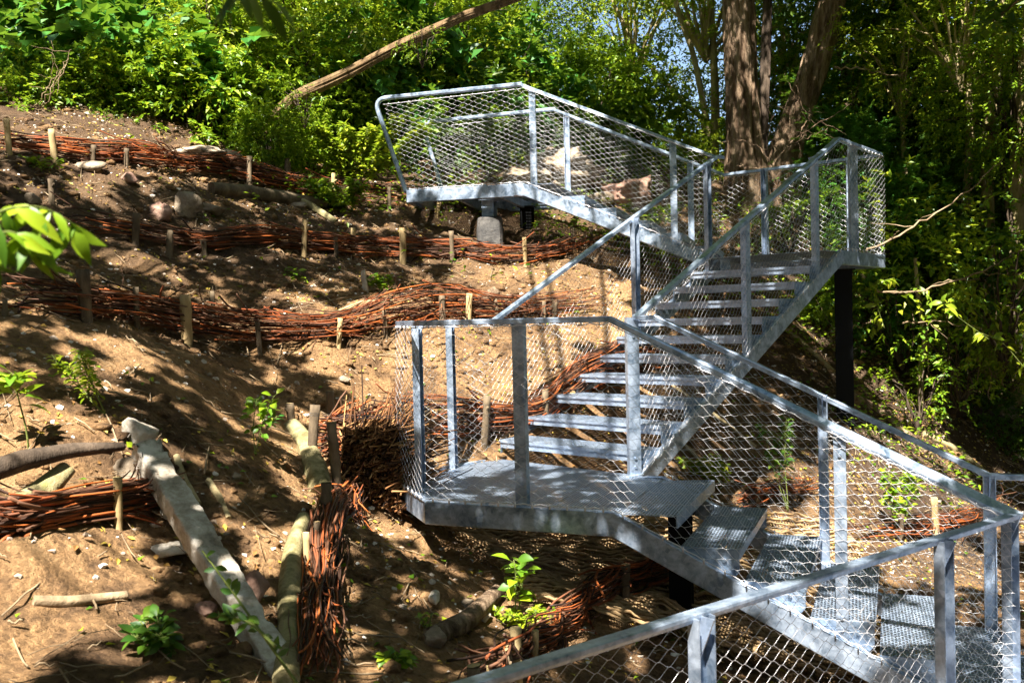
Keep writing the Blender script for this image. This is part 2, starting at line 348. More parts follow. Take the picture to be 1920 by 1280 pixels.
def landing(poly, n, beam_pts, closed, wd=.28, bh=.14, mat_='grate'):
    mb = MB(); poly = [np.array(p) for p in poly]; s = [p@n for p in poly]; c = min(s)
    while c < max(s):
        q = clip(clip(poly, n, c+.003), -n, -(min(c+wd, max(s))-.003))
        if len(q) > 2:
            q = np.array(q); ar = np.cross(q[1]-q[0], q[2]-q[0])[2]
            if ar < 0: q = q[::-1]
            prism(mb, q-up*.004, up*.004)
        c += wd
    o = mb.build('landing_deck', M[mat_], stair)
    mb = MB(); sweep(mb, beam_pts, rectprof(.05, bh, .005, .012), closed=closed)
    for p, q in zip(beam_pts[:-1], beam_pts[1:]):       # net fixings: small bolts on the beam's top
        Ln = np.linalg.norm(q-p)
        for k in range(1, int(Ln/.35)):
            c = p+(q-p)*k/int(Ln/.35)+up*.018; tubes(mb, [c-up*.008, c+up*.008], .010, 8)
    mb.build('edge_beam', M['steel'], o); return o
# L2
nos1 = L2['A']+d1*.34; nos1b = nos1+w1
land2 = landing([L2['A'], nos1, nos1b, L2['G'], L2['Fp'], L2['E'], L2['D'], L2['C'], L2['B']], d1, [L2['E'], L2['D'], L2['C'], L2['B'], L2['A']], False, .42)
mb = MB(); box(mb, (nos1+nos1b)/2+d1*.004-up*.035, [w1n, d1, up], (np.linalg.norm(w1)/2-.02, .004, .035)); mb.build('nosing', M['steel_dull'], land2)
# L3, L4, L1
land3 = landing([L3['a'], L3['b'], L3['c'], L3['d']], nrm(L3['a']-L3['d']), [L3['a'], L3['b'], L3['c']], False, .33, mat_='grate2')
land4 = landing([L4['a']+V2(.3, -.07, 0), L4['b']+V2(.3, -.08, 0), L4['c'], L4['d']], nrm(L4['a']-L4['d']), [L4['a'], L4['d'], L4['c'], L4['b']], False, .33)
fgdir = nrm(V2(-.14, 2.74, 0)-V2(2.41, 4.80, 0)); fgend = L1a+fgdir*5.2
land1 = landing([L1a, L1b, L1b+d1*1.6, L1a+d1*1.6+V2(0, -.6, 0), L1a+fgdir*.9+V2(.75, -.8, 0)+d1*.3, L1a+fgdir*.9], d1, [L1a+fgdir*.9, L1a], False, .33)
land1b = landing([L1b+d1*1.6, L1b+d1*3.2, L1b+d1*3.2+V2(-.5, -1.2, 0), L1a+d1*1.7], d1, [L1b, L1b+d1*3.2], False, .33)
def flight(lo_a, lo_b, hi_a, hi_b, n, going, name='tread', sh=.13):
    """a side and b side; lo/hi = where the stringers' top edges reach floor level"""
    for a, b in ((lo_a, hi_a), (lo_b, hi_b)):
        mb = MB(); dd = nrm(V2(*(b-a)[:2], 0)); sweep(mb, [a-dd*.12, a, b, b+dd*.12], rectprof(.05, sh, .005, .010)); mb.build('stringer', M['steel'], stair)
    rise = (hi_a[2]-lo_a[2])/n; fa = (hi_a-lo_a); fb = (hi_b-lo_b)
    return rise, fa, fb
def treads(nose_a, nose_b, da, db, n, rise0, rise, going, grate):
    """nose points of the upper deck edge going DOWN: da,db = horizontal step vectors per tread"""
    for k in range(1, n):
        a = nose_a+da*k-up*rise*k; b = nose_b+db*k-up*rise*k
        s = nrm(b-a); f = nrm(V2(da[0], da[1], 0)); a2 = a+s*.028; b2 = b-s*.028; c = (a2+b2)/2; L = np.linalg.norm(b2-a2)/2
        mb = MB(); dep = .315
        box(mb, c-f*dep/2-up*.002, [s, f, up], (L, dep/2, .002))
        box(mb, c+f*.002-up*.011, [s, f, up], (L, .005, .011))          # nosing lip
        box(mb, c-f*.006-up*.035, [s, f, up], (L, .003, .030))
        box(mb, c-f*(dep-.006)-up*.035, [s, f, up], (L, .003, .030))
        for q_ in (.35, .68): box(mb, c-f*dep*q_-up*.018, [s, f, up], (L, .002, .013))
        o = mb.build('tread', M[grate], stair)
        for e, sg in ((a2, 1), (b2, -1)):
            mb = MB(); p = e-s*sg*.003
            poly = [p-f*.0-up*.002, p-f*dep-up*.002, p-f*dep-up*.07, p-f*(dep*.62)-up*.16, p-f*(dep*.2)-up*.20, p-up*.12]
            prism(mb, np.array(poly), s*sg*.006)
            for r_, h_ in ((.25, .06), (.7, .06)):
                q = p-s*sg*.001-f*dep*r_-up*h_; tubes(mb, [q, q-s*sg*.012], .011, 8)
            mb.build('side_plate', M['steel_dull'], o)
# flight 1 (lower, towards the right), 2 (middle), 3 (upper)
F1a0, F1b0 = L2['A'], L2['A']+w1
flight(L1a, L1b, F1a0, F1b0, 6, .34)
hr1 = (L1a-F1a0); hr1 = V2(hr1[0], hr1[1], 0)
treads(nos1, nos1b, d1*.338, d1*.338, 6, 0, 1.0/6, .34, 'grate')
flight(L2['Fp'], L2['E'], L3['a'], L3['d'], 11, .34)
da = (L2['Fp']-L3['a']); db = (L2['E']-L3['d'])
g = lambda v: V2(v[0], v[1], 0)/11
treads(L3['a']+g(da)*.95, L3['d']+g(db)*.95, g(da), g(db), 11, 0, (Z3-Z2)/11, .34, 'grate2')
flight(L3['d'], L3['c'], L4['a'], L4['b'], 6, .34)
da = (L3['d']-L4['a']); db = (L3['c']-L4['b']); g = lambda v: V2(v[0], v[1], 0)/6
treads(L4['a']+V2(.3, -.07, 0), L4['b']+V2(.3, -.08, 0), g(da), g(db), 6, 0, (Z4-Z3)/6, .34, 'grate')
# L3 extra deck strip up to the nosing of flight 2 (deck reaches past the bend)
da = nrm(V2(*(L2['Fp']-L3['a'])[:2], 0))
landing([L3['a']+da*.31, L3['a'], L3['d'], L3['d']+da*.31], nrm(L3['a']-L3['d']), [L3['d'], L3['d']+V2(.02, .1, 0)], False, .33, bh=.1, mat_='grate2')

def post(parent, base, h, out, w=.072, d=.042, tilt=None):
    """channel post: web faces outwards, gusset at the top"""
    out = nrm(V2(out[0], out[1], 0)); s = np.cross(up, out); mb = MB(); z0 = -.10
    H = (h-.012-z0)/2; c = base+up*(z0+H)
    box(mb, c+out*(-.003), [s, out, up], (w/2, .003, H))
    for q in (-1, 1): box(mb, c+s*q*(w/2-.003)-out*(d/2+.0065), [s, out, up], (.003, d/2, H))
    top = base+up*(h-.012)-out*.006
    prism(mb, np.array([top, top-out*.075, top-up*.17]) - s*.003, s*.006)
    for z in (.06, .12, h-.08, h-.14):
        q = base+up*(z)+out*.001; tubes(mb, [q, q+out*.008], .010, 8)
    return mb.build('post', M['steel'], parent)
def net(parent, top, bot, cw=.112, ch=.058, bulge=.012, out=(0, -1, 0)):
    """top/bot: polylines with the same number of points; a rhombic rope net between them"""
    top = np.array(top); bot = np.array(bot); seg = np.linalg.norm(np.diff(bot, axis=0)[:, :2] if np.linalg.norm(np.diff(bot, axis=0)[:, :2]) > 1e-6 else np.diff(bot, axis=0), axis=1)
    segt = np.linalg.norm(np.diff(top, axis=0), axis=1); s = np.r_[0, np.cumsum(np.maximum(seg, segt*.9))]; Lh = s[-1]
    Hh = np.mean(np.linalg.norm(top-bot, axis=1)); nu = max(2, int(round(Lh/cw))); nv = max(2, int(round(Hh/ch)))
    cu = Lh/nu; U0 = []; 
    tt = np.array([0, .14, .32, .68, .86, 1.]); vv = np.array([0, .02, .25, .75, .98, 1.])
    lines = []
    for j in range(2*nv):                         # half-rows
        i = np.arange(0, 2*nu)
        for sgn in (1, -1):
            a = i[((i+j) % 2) == (0 if sgn > 0 else 1)]
            # segment from (a, j) to (a+1, j+1) or from (a, j+1) to (a+1, j)
            uu = (a[:, None]+tt[None])*cu/2; v = (j+(vv if sgn > 0 else 1-vv))[None]/(2*nv)+0*uu
            lines.append(np.stack([uu, v], -1))
    Q = np.concatenate(lines); u, v = Q[..., 0], Q[..., 1]
    T = np.stack([np.interp(u, s, top[:, k]) for k in range(3)], -1); B = np.stack([np.interp(u, s, bot[:, k]) for k in range(3)], -1)
    P = B+(T-B)*v[..., None]
    jit = fbm(P*3.1, 2)[..., None]*.010
    o3 = nrm(np.array(out, float)); P = P+o3*(bulge*np.sin(v*np.pi)[..., None]+jit*.6)+np.stack([jit[..., 0]*.4, 0*jit[..., 0], fbm(P*3.3+7, 2)*.008], -1)
    mb = MB(); tubes(mb, P, .0010, 3, cap=False)
    for L_, dz in ((top, -.012), (bot, .02)):      # edge ropes with wraps
        k = max(2, int(Lh/.05)); uu = np.linspace(0, Lh, k); E_ = np.stack([np.interp(uu, s, L_[:, q]) for q in range(3)], -1)
        E_ = E_+o3*.004+up*(dz+.006*np.sin(uu*60))[:, None]; tubes(mb, E_, .003, 4)
    ku = np.arange(cu/2, Lh, cu); T = np.stack([np.interp(ku, s, top[:, k]) for k in range(3)], -1)
    tubes(mb, np.stack([T-up*.002+o3*.004, T-up*.018+o3*.006], 1), .004, 4)
    B = np.stack([np.interp(ku, s, bot[:, k]) for k in range(3)], -1); tubes(mb, np.stack([B+up*.03+o3*.004, B+up*.0+o3*.006], 1), .005, 4)
    return mb.build('wire_net', M['wire'], parent)
def rail(pts, prof=rectprof(.055, .032, .004, .0), side=None, mat_='steel'):
    mb = MB(); sweep(mb, pts, prof, side=side); return mb.build('handrail', M[mat_], stair)
def lerp(a, b, t): return a+(b-a)*t
H = up*HR
outn = lambda a, b, ref: (lambda n: n if n@(a-ref) > 0 else -n)(nrm(np.cross(b-a, up)))
# rail A: front of flight 1 and landing 2, round to flight 2's left side up to landing 3, then flight 3 near side, landing 4
A, B_, C_, D_, E_ = (L2[k] for k in 'ABCDE')
ctr2 = V2(.2, 6.6, Z2)
rA = rail([L1a+fgdir*5.2+H, L1a+H, A+H, B_+H, C_+H, D_+H, E_+H, L3['d']+H, L4['a']+H][0:1]+[L1a+H, A+H, B_+H, C_+H, D_+H, E_+H])
so_ = .03
def side_off(a, b, ref):
    n = outn(a, b, ref); return n
def run(parent, a, b, ref, cuts=None, off=.032, floor_off=.01, down=.03, **kw):
    n = side_off(a, b, ref); net(parent, [a+n*off+H-up*down, b+n*off+H-up*down], [a+n*off+up*floor_off, b+n*off+up*floor_off], out=n, **kw)
run(rA, F1a0, L1a, ctr2+V2(1, 0, 0)); run(rA, B_, A, ctr2); run(rA, C_, B_, ctr2); run(rA, D_, C_, ctr2); run(rA, E_, D_, ctr2)
run(rA, L1a, L1a+fgdir*4.4, V2(3, 3.5, Z1))
nA = side_off(B_, A, ctr2); nF = side_off(F1a0, L1a, ctr2+V2(1, 0, 0)); nC = side_off(C_, B_, ctr2); nD = side_off(D_, C_, ctr2); nG = side_off(L1a, fgend, V2(3, 3.5, Z1))
post(rA, C_+V2(.09, -.02, 0), HR, nD); post(rA, D_+V2(.04, -.02, 0), HR, nD); post(rA, lerp(B_, A, .52), HR, nA)
post(rA, lerp(F1a0, L1a, .60), HR, nF, .06); post(rA, L1a+V2(-.02, .05, 0), HR, nG, .085)
post(rA, L1a+fgdir*.72, HR, nG, .085); post(rA, L1a+fgdir*2.33, HR, nG, .085)
# rail B: flight 2 left side
rB = rail([E_+H, L3['d']+H, L3['d']+H+nrm(V2(.65, .75, 0))*.12])
ref2 = V2(1.8, 8.5, 0); nB = side_off(E_, L3['d'], ref2); run(rB, E_, L3['d'], ref2)
post(rB, lerp(E_, L3['d'], .55), HR, nB, .08); post(rB, lerp(E_, L3['d'], .93), HR, nB, .08); 
# rail C: flight 2 right side, round landing 3 and up flight 3's far side to landing 4
Rr = [L2['Fp']+H, L3['a']+H, L3['b']+H, L3['c']+H, L4['b']+H]
rC = rail(Rr[:3]); nR = side_off(L2['Fp'], L3['a'], V2(1, 9, 0)); run(rC, L2['Fp'], L3['a'], V2(1, 9, 0))
for tt_ in (.47, .86): post(rC, lerp(L2['Fp'], L3['a'], tt_), HR, nR, .08)
post(rC, L2['Fp']+V2(-.02, -.02, 0), HR, V2(.3, -1, 0), .085)
ctr3 = V2(3, 10.7, Z3); n3 = side_off(L3['a'], L3['b'], ctr3); run(rC, L3['a'], L3['b'], ctr3); post(rC, lerp(L3['a'], L3['b'], .35), HR, V2(.2, -1, 0), .085)
rD = rail([L3['b']+H, L3['c']+H, L4['b']+H+V2(0, 0, 0)][:2]+[L4['b']+H]); 
n4 = side_off(L3['b'], L3['c'], ctr3); run(rD, L3['b'], L3['c'], ctr3); post(rD, lerp(L3['b'], L3['c'], .18), HR, V2(-.2, -1, 0), .08); post(rD, lerp(L3['b'], L3['c'], .72), HR, n4, .07)
ref3 = V2(1.5, 11.3, 1); run(rD, L4['b'], L3['c'], ref3)
nfar = side_off(L4['b'], L3['c'], ref3); post(rD, lerp(L4['b'], L3['c'], .07), HR, nfar, .07); post(rD, lerp(L4['b'], L3['c'], .80), HR, nfar, .07)
# rail E: flight 3 near side
rE = rail([L3['d']+H+V2(.02, 0, -.02), L4['a']+H]); run(rE, L4['a'], L3['d'], ref3)
nn = side_off(L4['a'], L3['d'], ref3); post(rE, lerp(L4['a'], L3['d'], .05), HR, nn, .07); post(rE, lerp(L4['a'], L3['d'], .78), HR, nn, .07)
# landing 4: rails with rounded ends and slanted legs
def endrail(hi, farpt, foot, sgn):
    a = hi+H; b = farpt+H; f = foot; hd = nrm(b-a); ld = nrm(f-b); r = .17; pts_ = [a]
    p0 = b-hd*r; p1 = b+ld*r
    for k in range(9):
        u = k/8; pts_.append((1-u)**2*p0+2*u*(1-u)*b+u*u*p1)
    pts_.append(f); side = nrm(np.cross(hd, up)); o = rail(pts_, rectprof(.05, .045, .01, .02), side=side)
    n = side if side@(V2(0, -1, 0)) > 0 else -side
    if sgn < 0: n = -n
    q = n*.004
    net(o, [b+hd*-.10+ld*.07+q, a-up*.04+q], [f+q+up*.01, hi+q+up*.01], out=n); return o
endrail(L4['a'], V2(-1.53, 11.56, Z4), V2(-1.17, 11.40, Z4), 1)
endrail(L4['b'], V2(-1.10, 12.98, Z4), V2(-.80, 12.85, Z4), -1)
# rail F: flight 1 far side and landing 1 beyond
ref1 = V2(1.6, 5.5, 0); rF = rail([L2['Fp']+H, F1b0+H+V2(-.03, .0, 0), L1b+H, L1b+d1*.25+H, L1b+d1*3+H])
nf = side_off(F1b0, L1b, ref1); run(rF, F1b0, L1b, ref1); run(rF, L1b, L1b+d1*3, ref1)
post(rF, lerp(F1b0, L1b, .52), HR, nf, .06); post(rF, L1b+V2(-.01, .0, 0), HR, nf, .07); post(rF, L1b+d1*1.5, HR, nf, .07)
# bracing plate at the foot of flight 2
# supports
def column(x, y, ztop, w, label=None, foot=None, mt='black'):
    g_ = float(ground0(np.array([x, y]))); mb = MB(); s = nrm(V2(1, -.3, 0)); o2 = np.cross(up, s)
    zb = g_-.3 if not foot else foot
    zc = (ztop+zb)/2; hh = (ztop-zb)/2
    for q in (-1, 1): box(mb, V2(x, y, zc)+o2*q*(w/2-.005), [s, o2, up], (w/2, .005, hh))
    box(mb, V2(x, y, zc), [s, o2, up], (.005, w/2-.0105, hh))
    box(mb, V2(x, y, ztop-.006), [s, o2, up], (w/2+.03, w/2+.03, .006))
    return mb.build('support_column', M[mt], stair)
column(3.42, 10.25, Z3-.15, .17, mt='black'); 
c1 = column(-.22, 11.35, Z4-.12, .14, foot=1.15, mt='steel_dull'); c2 = column(.22, 12.1, Z4-.12, .14, foot=.9, mt='black')
column(1.05, 6.35, Z2-.15, .14, mt='black'); column(2.55, 5.9, Z1-.0, .12, mt='black')
p_ = V2(-.22, 11.35, 0); mb = MB(); 
ang = np.linspace(0, 2*np.pi, 13)[:-1]
ring = lambda r, z, j=.0: np.array([[p_[0]+r*(abs(math.cos(a))**.5*math.copysign(1, math.cos(a)))*(1+j*math.sin(a*5)), p_[1]+r*(abs(math.sin(a))**.5*math.copysign(1, math.sin(a))), z] for a in ang])
Vr = np.concatenate([ring(.15, .4), ring(.155, 1.0, .05), ring(.145, 1.13, .04), ring(.13, 1.15)]); ix = np.arange(48).reshape(4, 12)
mb.add(Vr, np.stack([ix[:-1], np.roll(ix, -1, 1)[:-1], np.roll(ix, -1, 1)[1:], ix[1:]], -1).reshape(-1, 4)); mb.f.append(ix[3][None]); mb.sm.append(False)
mb.build('concrete_footing', M['footing'], c1)
# cross beams under landing 4
for tt_ in (.1, .45, .8):
    mb = MB(); a, b = lerp(L4['d'], L4['a'], tt_), lerp(L4['c'], L4['b'], tt_); sweep(mb, [a-up*.05, b-up*.05], rectprof(.04, .09, .004, 0)); mb.build('cross_beam', M['steel_dull'], stair)
for tt_ in (.2, .8):
    mb = MB(); a, b = lerp(L3['a'], L3['b'], tt_), lerp(L3['d'], L3['c'], tt_); sweep(mb, [a-up*.05, b-up*.05], rectprof(.04, .08, .004, 0)); mb.build('cross_beam', M['steel_dull'], stair)

# ------------------------------------------------------------------ leaves, twigs and crowns
def leaves4(mb, P, D, Nn, L, Wd):
    """P base, D direction, Nn leaf normal; four-point leaves folded on the midrib"""
    D = nrm(D); S = nrm(np.cross(D, Nn)); Nn = np.cross(S, D); L = np.broadcast_to(L, (len(P),))[:, None]; Wd = np.broadcast_to(Wd, (len(P),))[:, None]
    a = P; t_ = P+D*L-Nn*L*.12; m = P+D*L*.42; l = m-S*Wd/2+Nn*Wd*.16; r = m+S*Wd/2+Nn*Wd*.16
    V = np.stack([a, r, t_, l], 1).reshape(-1, 3); i = np.arange(len(P))[:, None]*4
    mb.add(V, np.concatenate([i+np.array([[0, 1, 2]]), i+np.array([[0, 2, 3]])]))
def leaves8(mb, P, D, Nn, L, Wd, droop=.3):
    """fuller leaves for plants close by"""
    D = nrm(D); S = nrm(np.cross(D, Nn)); Nn = np.cross(S, D); L = np.broadcast_to(L, (len(P),))[:, None]; Wd = np.broadcast_to(Wd, (len(P),))[:, None]
    V = []
    st = [(0, 0.04), (.22, .34), (.48, .5), (.76, .33), (1, 0.02)]
    for u, w in st:
        c = P+D*L*u-Nn*L*droop*u*u
        V += [c-S*Wd*w+Nn*Wd*w*.3, c, c+S*Wd*w+Nn*Wd*w*.3]
    V = np.stack(V, 1).reshape(-1, 3); i = np.arange(len(P))[:, None]*15; Fc = []
    for k in range(4):
        for q in (0, 1): Fc.append(i+np.array([[k*3+q, k*3+q+1, k*3+q+4, k*3+q+3]]))
    mb.add(V, np.concatenate(Fc), True)
def twig_leaves(mb, O, D, length, per, L, Wd, rg, style='alt', stems=None):
    """leafy twigs starting at O in direction D"""
    m = len(O); D = nrm(D); t_ = np.linspace(.15, 1, per)[None, :, None]
    ln = (length*(.6+.8*rg.random(m)))[:, None, None]
    C = O[:, None]+D[:, None]*t_*ln-np.array([0, 0, 1.])*(t_**2*ln*.35)
    side = nrm(np.cross(D, np.array([0, 0, 1.])+.3*rg.normal(size=(m, 3))))[:, None]*np.where(np.arange(per) % 2, 1., -1)[None, :, None]
    if style == 'pin': ld = side*.9+D[:, None]*.5+.08*rg.normal(size=C.shape)
    else: ld = side*.8+D[:, None]*.7+.35*rg.normal(size=C.shape)+np.array([0, 0, -.25])
    nn = np.array([0, 0, 1.])+(.15 if style == 'pin' else .45)*rg.normal(size=C.shape)+TOSUN*.3
    P = C.reshape(-1, 3); k = len(P); s = .65+.6*rg.random(k)
    leaves4(mb, P, ld.reshape(-1, 3), nn.reshape(-1, 3), L*s, Wd*s)
    if stems is not None: tubes(stems, C[:, ::max(1, per//4)], .0035, 3, cap=False)
def crown(seed, R, ncl, tw, per, L, Wd, style='alt', tl=.35, cr=.3, shell=.45):
    rg = np.random.default_rng(seed); R = np.array(R, float); d = nrm(rg.normal(size=(ncl, 3))); rad = shell+(1-shell)*rg.random(ncl)
    bump_ = 1+.28*vnoise(d*2.1+seed*3.3); c = d*rad[:, None]*bump_[:, None]*R
    c = c[c[:, 2] > -R[2]*.85]
    O = np.repeat(c, tw, 0)+rg.normal(size=(len(c)*tw, 3))*cr*.5; dd = nrm(O/R)+.8*rg.normal(size=O.shape)+np.array([0, 0, .15])
    lf = MB(); st = MB(); twig_leaves(lf, O, dd, tl, per, L, Wd, rg, style, None)
    return lf, st, c
def limbs(st, c, base, r0, rg, k=10, r1=.012):
    sel = c[rg.permutation(len(c))[:k]]
    for q in sel:
        u = np.linspace(0, 1, 7)[:, None]; b0 = base+np.array([0, 0, 1.])*0; mid = b0*(1-u)+q*u
        mid = mid+np.array([0, 0, 1.])*(np.sin(u*np.pi)*.18*np.linalg.norm(q-b0))+.04*rg.normal(size=mid.shape)*np.sin(u*np.pi)
        tubes(st, mid, np.linspace(r0, r1, 7), 6, cap=False)
def shrub_proto(seed, R, mat_, ncl=62, tw=11, per=10, L=.105, Wd=.055, style='alt', name='shrub'):
    rg = np.random.default_rng(seed+50); lf, st, c = crown(seed, R, ncl, tw, per, L, Wd, style, .27, .24)
    limbs(st, c, np.array([0, 0, -R[2]*1.15]), .022, rg, 12, .006)
    o = empty(name, (0, 0, 0), 'x', 'shrub'); lf.build('foliage', M[mat_], o); st.build('stems', M['bark_dark'], o); return o
def tree_proto(seed, R, th, mat_, ncl=230, tw=8, per=10, L=.11, Wd=.055, r0=.12, style='alt', bark='bark_dark', name='tree', shell=.4, bend=.3):
    rg = np.random.default_rng(seed+90); lf, st, c = crown(seed, R, ncl, tw, per, L, Wd, style, .45, .4, shell)
    u = np.linspace(0, 1, 14)[:, None]; tr = np.array([0, 0, -th-R[2]*.6])*(1-u)+np.array([bend, .1, R[2]*.4])*u+np.c_[np.sin(u*5+seed)*.1, np.cos(u*4+seed)*.1, 0*u]
    tm = MB(); tubes(tm, tr, np.linspace(r0, r0*.3, 14), 9)
    limbs(tm, c, np.array([0, 0, -R[2]*.55]), r0*.35, rg, 16, .01)
    o = empty(name, (0, 0, 0), 'x', 'tree'); lf.build('crown', M[mat_], o); tm.build('trunk', M[bark], o); return o
used = {}
def place(proto, key, loc, sc, rz, label, group, name=None, cat=None):
    o = proto if key not in used else copy_tree(proto)
    used[key] = 1; o.location = tuple(loc); o.scale = (sc, sc, sc) if np.isscalar(sc) else sc; o.rotation_euler = (0, 0, rz)
    tag(o, label, cat, group); return o
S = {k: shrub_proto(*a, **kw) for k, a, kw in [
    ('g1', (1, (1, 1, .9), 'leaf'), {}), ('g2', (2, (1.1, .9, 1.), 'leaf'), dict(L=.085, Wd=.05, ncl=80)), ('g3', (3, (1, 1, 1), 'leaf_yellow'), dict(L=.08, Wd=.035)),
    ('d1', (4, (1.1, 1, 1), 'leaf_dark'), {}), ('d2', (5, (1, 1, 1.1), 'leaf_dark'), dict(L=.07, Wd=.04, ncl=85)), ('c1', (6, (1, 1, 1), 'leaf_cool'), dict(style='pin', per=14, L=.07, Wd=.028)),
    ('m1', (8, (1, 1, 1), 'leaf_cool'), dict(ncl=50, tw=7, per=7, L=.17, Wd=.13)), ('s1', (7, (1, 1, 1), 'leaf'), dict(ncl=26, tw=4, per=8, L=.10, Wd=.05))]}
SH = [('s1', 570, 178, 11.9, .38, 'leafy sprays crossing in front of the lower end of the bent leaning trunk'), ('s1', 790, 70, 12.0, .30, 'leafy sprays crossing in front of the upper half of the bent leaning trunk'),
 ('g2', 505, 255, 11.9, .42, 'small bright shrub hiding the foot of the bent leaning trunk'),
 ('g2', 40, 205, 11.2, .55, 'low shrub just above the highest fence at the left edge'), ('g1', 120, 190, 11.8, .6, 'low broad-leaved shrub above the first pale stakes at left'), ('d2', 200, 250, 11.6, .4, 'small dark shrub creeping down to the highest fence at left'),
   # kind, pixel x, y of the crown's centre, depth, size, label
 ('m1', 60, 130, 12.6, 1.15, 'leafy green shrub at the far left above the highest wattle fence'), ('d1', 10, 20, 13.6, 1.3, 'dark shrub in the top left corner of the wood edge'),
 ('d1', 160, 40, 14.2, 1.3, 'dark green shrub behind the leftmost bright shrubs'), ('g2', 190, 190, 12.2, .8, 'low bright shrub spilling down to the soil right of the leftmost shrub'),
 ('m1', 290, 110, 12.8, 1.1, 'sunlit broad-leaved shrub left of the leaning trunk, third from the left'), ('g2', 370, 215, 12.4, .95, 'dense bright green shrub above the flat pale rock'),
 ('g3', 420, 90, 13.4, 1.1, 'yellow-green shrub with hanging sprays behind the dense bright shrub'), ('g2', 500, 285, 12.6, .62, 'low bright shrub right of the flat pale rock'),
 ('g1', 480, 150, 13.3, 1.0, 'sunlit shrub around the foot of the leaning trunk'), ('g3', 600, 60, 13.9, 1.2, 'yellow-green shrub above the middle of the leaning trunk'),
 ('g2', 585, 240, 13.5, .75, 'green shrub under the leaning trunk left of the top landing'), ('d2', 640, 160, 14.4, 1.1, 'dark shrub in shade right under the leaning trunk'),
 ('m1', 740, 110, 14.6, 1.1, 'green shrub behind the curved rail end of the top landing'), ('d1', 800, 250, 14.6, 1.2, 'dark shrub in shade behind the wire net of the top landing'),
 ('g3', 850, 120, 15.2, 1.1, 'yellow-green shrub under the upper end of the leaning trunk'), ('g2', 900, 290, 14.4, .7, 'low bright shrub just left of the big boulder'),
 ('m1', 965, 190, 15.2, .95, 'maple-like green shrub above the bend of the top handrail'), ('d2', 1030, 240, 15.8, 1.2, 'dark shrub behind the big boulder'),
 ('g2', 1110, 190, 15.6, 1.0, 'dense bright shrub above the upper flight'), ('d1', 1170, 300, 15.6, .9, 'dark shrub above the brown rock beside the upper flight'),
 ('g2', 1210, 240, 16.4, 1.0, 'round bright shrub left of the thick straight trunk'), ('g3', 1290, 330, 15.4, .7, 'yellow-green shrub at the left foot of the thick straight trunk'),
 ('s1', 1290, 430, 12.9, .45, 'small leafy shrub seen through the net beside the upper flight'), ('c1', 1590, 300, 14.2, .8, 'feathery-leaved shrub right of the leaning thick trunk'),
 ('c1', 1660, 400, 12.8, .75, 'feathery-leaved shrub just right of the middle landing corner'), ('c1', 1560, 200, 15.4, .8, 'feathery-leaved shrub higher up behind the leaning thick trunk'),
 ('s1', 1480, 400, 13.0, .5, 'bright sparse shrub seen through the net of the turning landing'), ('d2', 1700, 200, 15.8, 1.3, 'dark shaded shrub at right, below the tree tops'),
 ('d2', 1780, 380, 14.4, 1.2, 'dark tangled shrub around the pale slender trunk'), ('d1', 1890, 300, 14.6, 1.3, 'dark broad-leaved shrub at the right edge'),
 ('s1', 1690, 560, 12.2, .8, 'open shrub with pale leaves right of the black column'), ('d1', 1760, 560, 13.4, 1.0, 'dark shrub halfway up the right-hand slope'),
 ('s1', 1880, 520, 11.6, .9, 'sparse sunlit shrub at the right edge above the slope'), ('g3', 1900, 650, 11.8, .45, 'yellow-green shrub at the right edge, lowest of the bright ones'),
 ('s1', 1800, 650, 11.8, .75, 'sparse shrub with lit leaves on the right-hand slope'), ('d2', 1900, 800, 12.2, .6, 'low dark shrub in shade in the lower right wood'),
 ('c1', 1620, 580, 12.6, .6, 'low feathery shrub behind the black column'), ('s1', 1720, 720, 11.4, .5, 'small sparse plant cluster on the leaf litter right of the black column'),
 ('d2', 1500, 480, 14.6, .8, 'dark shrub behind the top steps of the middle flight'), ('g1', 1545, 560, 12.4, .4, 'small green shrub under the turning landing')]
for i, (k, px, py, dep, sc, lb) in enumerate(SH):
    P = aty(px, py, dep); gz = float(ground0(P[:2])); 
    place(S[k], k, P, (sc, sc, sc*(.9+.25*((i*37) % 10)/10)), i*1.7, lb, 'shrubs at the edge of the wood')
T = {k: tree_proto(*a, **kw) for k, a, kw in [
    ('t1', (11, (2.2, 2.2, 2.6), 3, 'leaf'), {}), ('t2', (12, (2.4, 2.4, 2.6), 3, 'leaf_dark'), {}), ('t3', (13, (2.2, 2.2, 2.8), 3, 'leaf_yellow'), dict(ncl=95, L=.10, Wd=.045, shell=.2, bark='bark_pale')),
    ('t4', (14, (2.4, 2.2, 2.6), 3, 'leaf_dark'), dict(L=.085, Wd=.045, ncl=260))]}
